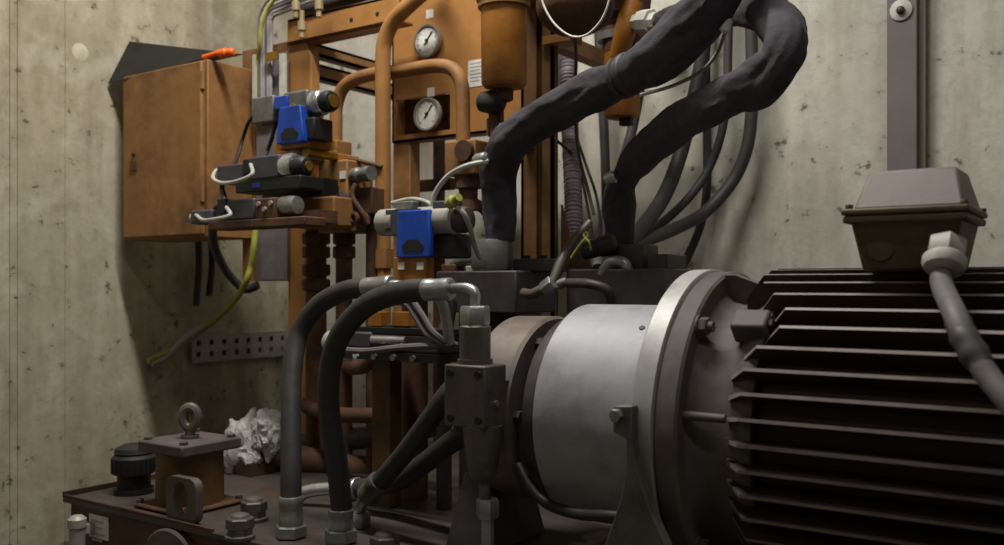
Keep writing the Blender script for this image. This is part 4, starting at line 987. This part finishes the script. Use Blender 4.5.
tag(build('signal_wire', MB().tube([atY(276, 122, 1.60), atY(272, 138, 1.6), atY(267, 152, 1.6), atY(263, 162, 1.57)], .005, 8), M['black']), 'thin black wire dropping along the blue cover to middle valve', 'wire', 'thin black wires of the left valves')

# ------------------------------------------------------------------ blue valve in the middle
yv = 1.60
xa, xb = xs(379, yv), xs(466, yv); zv = atY(420, 221, yv).z
t = thing('solenoid_valve', 'blue-fronted solenoid valve with grey barrels beside the left fabric sleeve', 'valve', (xa, yv, zv-.1))
Lx = xb-xa
build('barrel', MB().lathe(V(xa, yv, zv), (1,0,0), [(0,.018),(.008,.026),(.012,.031),(Lx*.24,.032)], 28), M['galv'], t, 'grey barrel')
build('barrel', MB().lathe(V(xa+Lx*.50, yv, zv), (1,0,0), [(0,.031),(Lx*.36,.031),(Lx*.36,.033),(Lx*.40,.033),(Lx*.42,.026)], 28), M['galv'], t, 'grey barrel')
build('end_knob', MB().lathe(V(xa+Lx*.90, yv, zv-.002), (1,0,0), [(0,.028),(.02,.030),(.032,.026),(.036,.016)], 22), M['dark_steel'], t)
build('core', MB().box((xa+Lx*.18, yv-.028, zv-.03), (xa+Lx*.56, yv+.02, zv+.026)), M['coil'], t)
bluefront(t, 396, 430, 211, 257, 1.562, .014, slope=.004)
sb = build('sub_plate', bxp(393, 257, 426, 281, 1.57, 1.60), M['ochre'], t, 'ochre sub-plate block', bevel=.003)
for px in (402, 421):
    q = atY(px, 266, 1.57); sub('tag', MB().box((q.x-.009, 1.566, q.z-.008), (q.x+.009, 1.571, q.z+.008)), M['paper'], sb, label='white square tag')
build('valve_body', bxp(432, 234, 456, 258, 1.60, 1.66), M['dark_steel'], t, bevel=.005)
build('connector', bxp(432, 201, 452, 211, 1.58, 1.62), M['coil'], t, bevel=.004)
build('connector', bxp(392, 202, 412, 211, 1.62, 1.68), M['valve_grey'], t, bevel=.003)
q = atY(412, 290, 1.61); build('pedestal', MB().cyl((q.x, 1.62, TZ), (q.x, 1.62, q.z+.03), .03), M['rust'], t)
q = atY(450, 206, 1.57); build('lead_gland', MB().lathe(atY(449, 204, 1.57), V(.6,-.2,.2), [(0,.012),(.02,.014),(.024,.009),(.04,.009)], 14), M['yellow'], t, 'yellow-green lead collar')
tag(build('signal_lead', MB().tube([atY(432, 206, 1.6), atY(436, 192, 1.6), atY(448, 176, 1.6), atY(466, 166, 1.6), atY(488, 161, 1.63)], .006, 8), M['pale_cable']), 'pale lead curving from blue valve up to the left sleeve', 'cable')
tag(build('signal_lead', MB().tube([atY(456, 206, 1.57), atY(464, 214, 1.57), atY(470, 228, 1.6), atY(474, 244, 1.64), atY(480, 258, 1.68)], .006, 8), M['pale_cable']), 'pale lead dropping from blue valve to the dark manifold block', 'cable')
tag(build('signal_lead', MB().tube([atY(392, 203, 1.66), atY(410, 199, 1.66), atY(424, 201, 1.64), atY(434, 206, 1.61)], .005, 8), M['pale_cable']), 'short pale lead lying over the blue valve top', 'cable')
q = atY(489, 161, 1.655)
tag(build('cable_clip', MB().lathe(q+V(-.02,-.03,0), V(1,.2,.1), [(0,.008),(.01,.014),(.03,.014),(.035,.008)], 16), M['zinc']), 'bright clip on the left fabric sleeve holding the pale lead', 'clip')

# ------------------------------------------------------------------ low valve and pipework in the shade
yv = 1.52
xa, xb = xs(338, yv), xs(448, yv); zv = atY(400, 346, yv).z
t = thing('low_valve', 'dark oily valve low behind the arching hoses, with cables over it', 'valve', (xa, yv, zv-.03))
Lx = xb-xa
build('body', MB().box((xa+Lx*.15, yv-.03, zv-.012), (xb, yv+.05, zv+.028)), M['dark_steel'], t, bevel=.005)
build('coil', MB().box((xa+Lx*.12, yv-.034, zv-.006), (xa+Lx*.42, yv+.03, zv+.03)), M['coil'], t, bevel=.005)
build('rod', MB().cyl((xa+Lx*.42, yv-.03, zv+.014), (xa+Lx*.72, yv-.03, zv+.014), .009), M['chrome'], t)
build('top_plate', MB().box((xa+Lx*.26, yv-.03, zv+.028), (xb+.02, yv+.05, zv+.040)), M['black'], t)
build('base_rail', MB().box((xa+Lx*.05, yv-.035, zv-.030), (xb, yv+.05, zv-.012)), M['black'], t)
for k in range(5):
    q = V(xa+Lx*(.12+.17*k), yv-.036, zv-.022); build('screw', MB().cyl(q, q+V(0,-.006,0), .007, n=12), M['zinc'] if k != 1 else M['white'], t)
build('end_cap', MB().lathe(V(xa+Lx*.02, yv, zv+.0), (-1,0,0), [(0,.028),(.03,.028),(.04,.02)], 20), M['galv'], t)
build('mounting_block', bxp(368, 312, 381, 326, yv-.01, yv+.02), M['ochre'], t, 'ochre block')
build('mounting_block', bxp(392, 312, 408, 326, yv-.01, yv+.02), M['ochre'], t, 'ochre block')
build('pillar', MB().box((xa+Lx*.36, yv-.01, TZ), (xa+Lx*.52, yv+.03, zv-.028)), M['ochre_dark'], t, 'ochre pillar below')
build('spacer', bxp(366, 324, 412, 332, yv-.005, yv+.045), M['dark_steel'], t)
S = 'grey leads over the low valve'
for k, (o1, lab) in enumerate(((0, 'inner'), (6, 'outer'))):
    tag(build('grey_lead', MB().tube([atY(372, 308-o1*.5, yv-.06), atY(390, 303-o1*.5, yv-.06), atY(406+o1*.4, 304-o1, yv-.06), atY(415+o1, 316-o1*.5, yv-.06), atY(426+o1, 333-o1*.4, yv-.06), atY(442+o1*.6, 343-o1*.3, yv-.05), atY(456, 346-o1*.2, yv-.02)], .0065, 8), M['grey_cable']), lab + ' of two grey leads arching down onto the low valve', 'cable', S)
tag(build('grey_lead', MB().tube([atY(334, 346, yv-.06), atY(346, 350, yv-.06), atY(368, 351, yv-.06), atY(395, 348, yv-.06), atY(425, 346, yv-.06), atY(452, 345, yv-.03)], .007, 8), M['grey_cable']), 'grey lead running level along the front of low valve', 'cable', S)
# brown crossing pipes
tag(build('cross_pipe', MB().tube([atY(305, 405, 1.75), atY(318, 411, 1.72), atY(345, 415, 1.68), atY(385, 416, 1.66), atY(420, 421, 1.62), atY(445, 424, 1.60)], .019, 14), M['rust']), 'brown pipe running level from behind hoses toward the pump', 'pipe')
tag(build('return_pipe', MB().tube([V(xs(312, 1.9), 1.9, TZ), atY(312, 400, 1.88), atY(316, 372, 1.86), atY(335, 366, 1.8), atY(358, 368, 1.74), atY(372, 360, 1.70), atY(376, 345, 1.68)], .018, 14), M['rust']), 'brown pipe with double bend under the low valve', 'pipe')
tag(build('floor_pipe', MB().tube([atY(262, 470, 1.75), atY(300, 446, 1.8), atY(345, 440, 1.8), atY(400, 432, 1.75), atY(430, 425, 1.7)], .03, 14), M['dark_steel']), 'thick dark pipe lying low behind the two arching hoses', 'pipe')
tag(build('riser_tube', MB().tube([V(xs(444, 1.58), 1.58, TZ), atY(444, 420, 1.58), atY(444, 385, 1.58), atY(446, 330, 1.6), atY(450, 305, 1.66)], .017, 14), M['dark_steel']), 'dark upright tube behind the grey square valve block', 'pipe')
# curved hose under bell housing
tag(build('case_drain_hose', MB().tube([atY(518, 465, 1.30), atY(530, 486, 1.29), atY(548, 504, 1.28), atY(578, 514, 1.26), atY(608, 516, 1.24), atY(640, 518, 1.24)], .009, 12), M['black']), 'thin dark hose sagging below the silver bell housing', 'hose')
q = atY(567, 495, 1.32)
tag(build('red_plug', MB().lathe(V(q.x-.03, 1.33, TZ+.02), (1,0,0), [(0,.012),(.004,.018),(.05,.018),(.054,.012)], 16), plain('dull_red_plastic', (120,44,36), .5)), 'small dull red plug lying below the bell housing', 'plug')

# ------------------------------------------------------------------ lamps and camera
def area(name, loc, size, power, col, rot=(0,0,0)):
    l = bpy.data.lights.new(name, 'AREA'); l.shape = 'RECTANGLE'; l.size, l.size_y = size; l.energy = power; l.color = col
    o = bpy.data.objects.new(name, l); COL.objects.link(o); o.location = loc; o.rotation_euler = rot; return o
area('ceiling_tube_light', (-1.25, 1.22, EYE+2.0), (1.4, .13), 66, (1, .96, .89))
area('added_side_fill', (.7, .1, EYE+2.1), (1.3, .14), 12, (1, .97, .92))  # added weak fill, no known lamp; brightens the lower back wall
area('added_front_fill', (-2.0, -1.5, EYE+2.05), (1.3, .14), 8, (1, .95, .86))  # added fill in front, no known lamp; lifts the camera-side faces
wd = bpy.data.worlds.new('room_air'); SC.world = wd; wd.use_nodes = True
wd.node_tree.nodes['Background'].inputs[0].default_value = (.5, .5, .5, 1); wd.node_tree.nodes['Background'].inputs[1].default_value = .012

cd = bpy.data.cameras.new('camera'); cam = bpy.data.objects.new('camera', cd); COL.objects.link(cam)
cam.location = (0, 0, EYE); cam.rotation_euler = (PI/2, 0, YAW)
cd.sensor_width = 36; cd.lens = 36*FPX/1004; cd.shift_y = (HY-272.5)/1004; cd.clip_start = .05
cd.dof.use_dof = True; cd.dof.focus_distance = 1.75; cd.dof.aperture_fstop = 4.0
SC.camera = cam
SC.view_settings.view_transform = 'Standard'; SC.view_settings.look = 'None'
SC.view_settings.gamma = 1; SC.view_settings.use_curve_mapping = False; SC.view_settings.exposure = 0
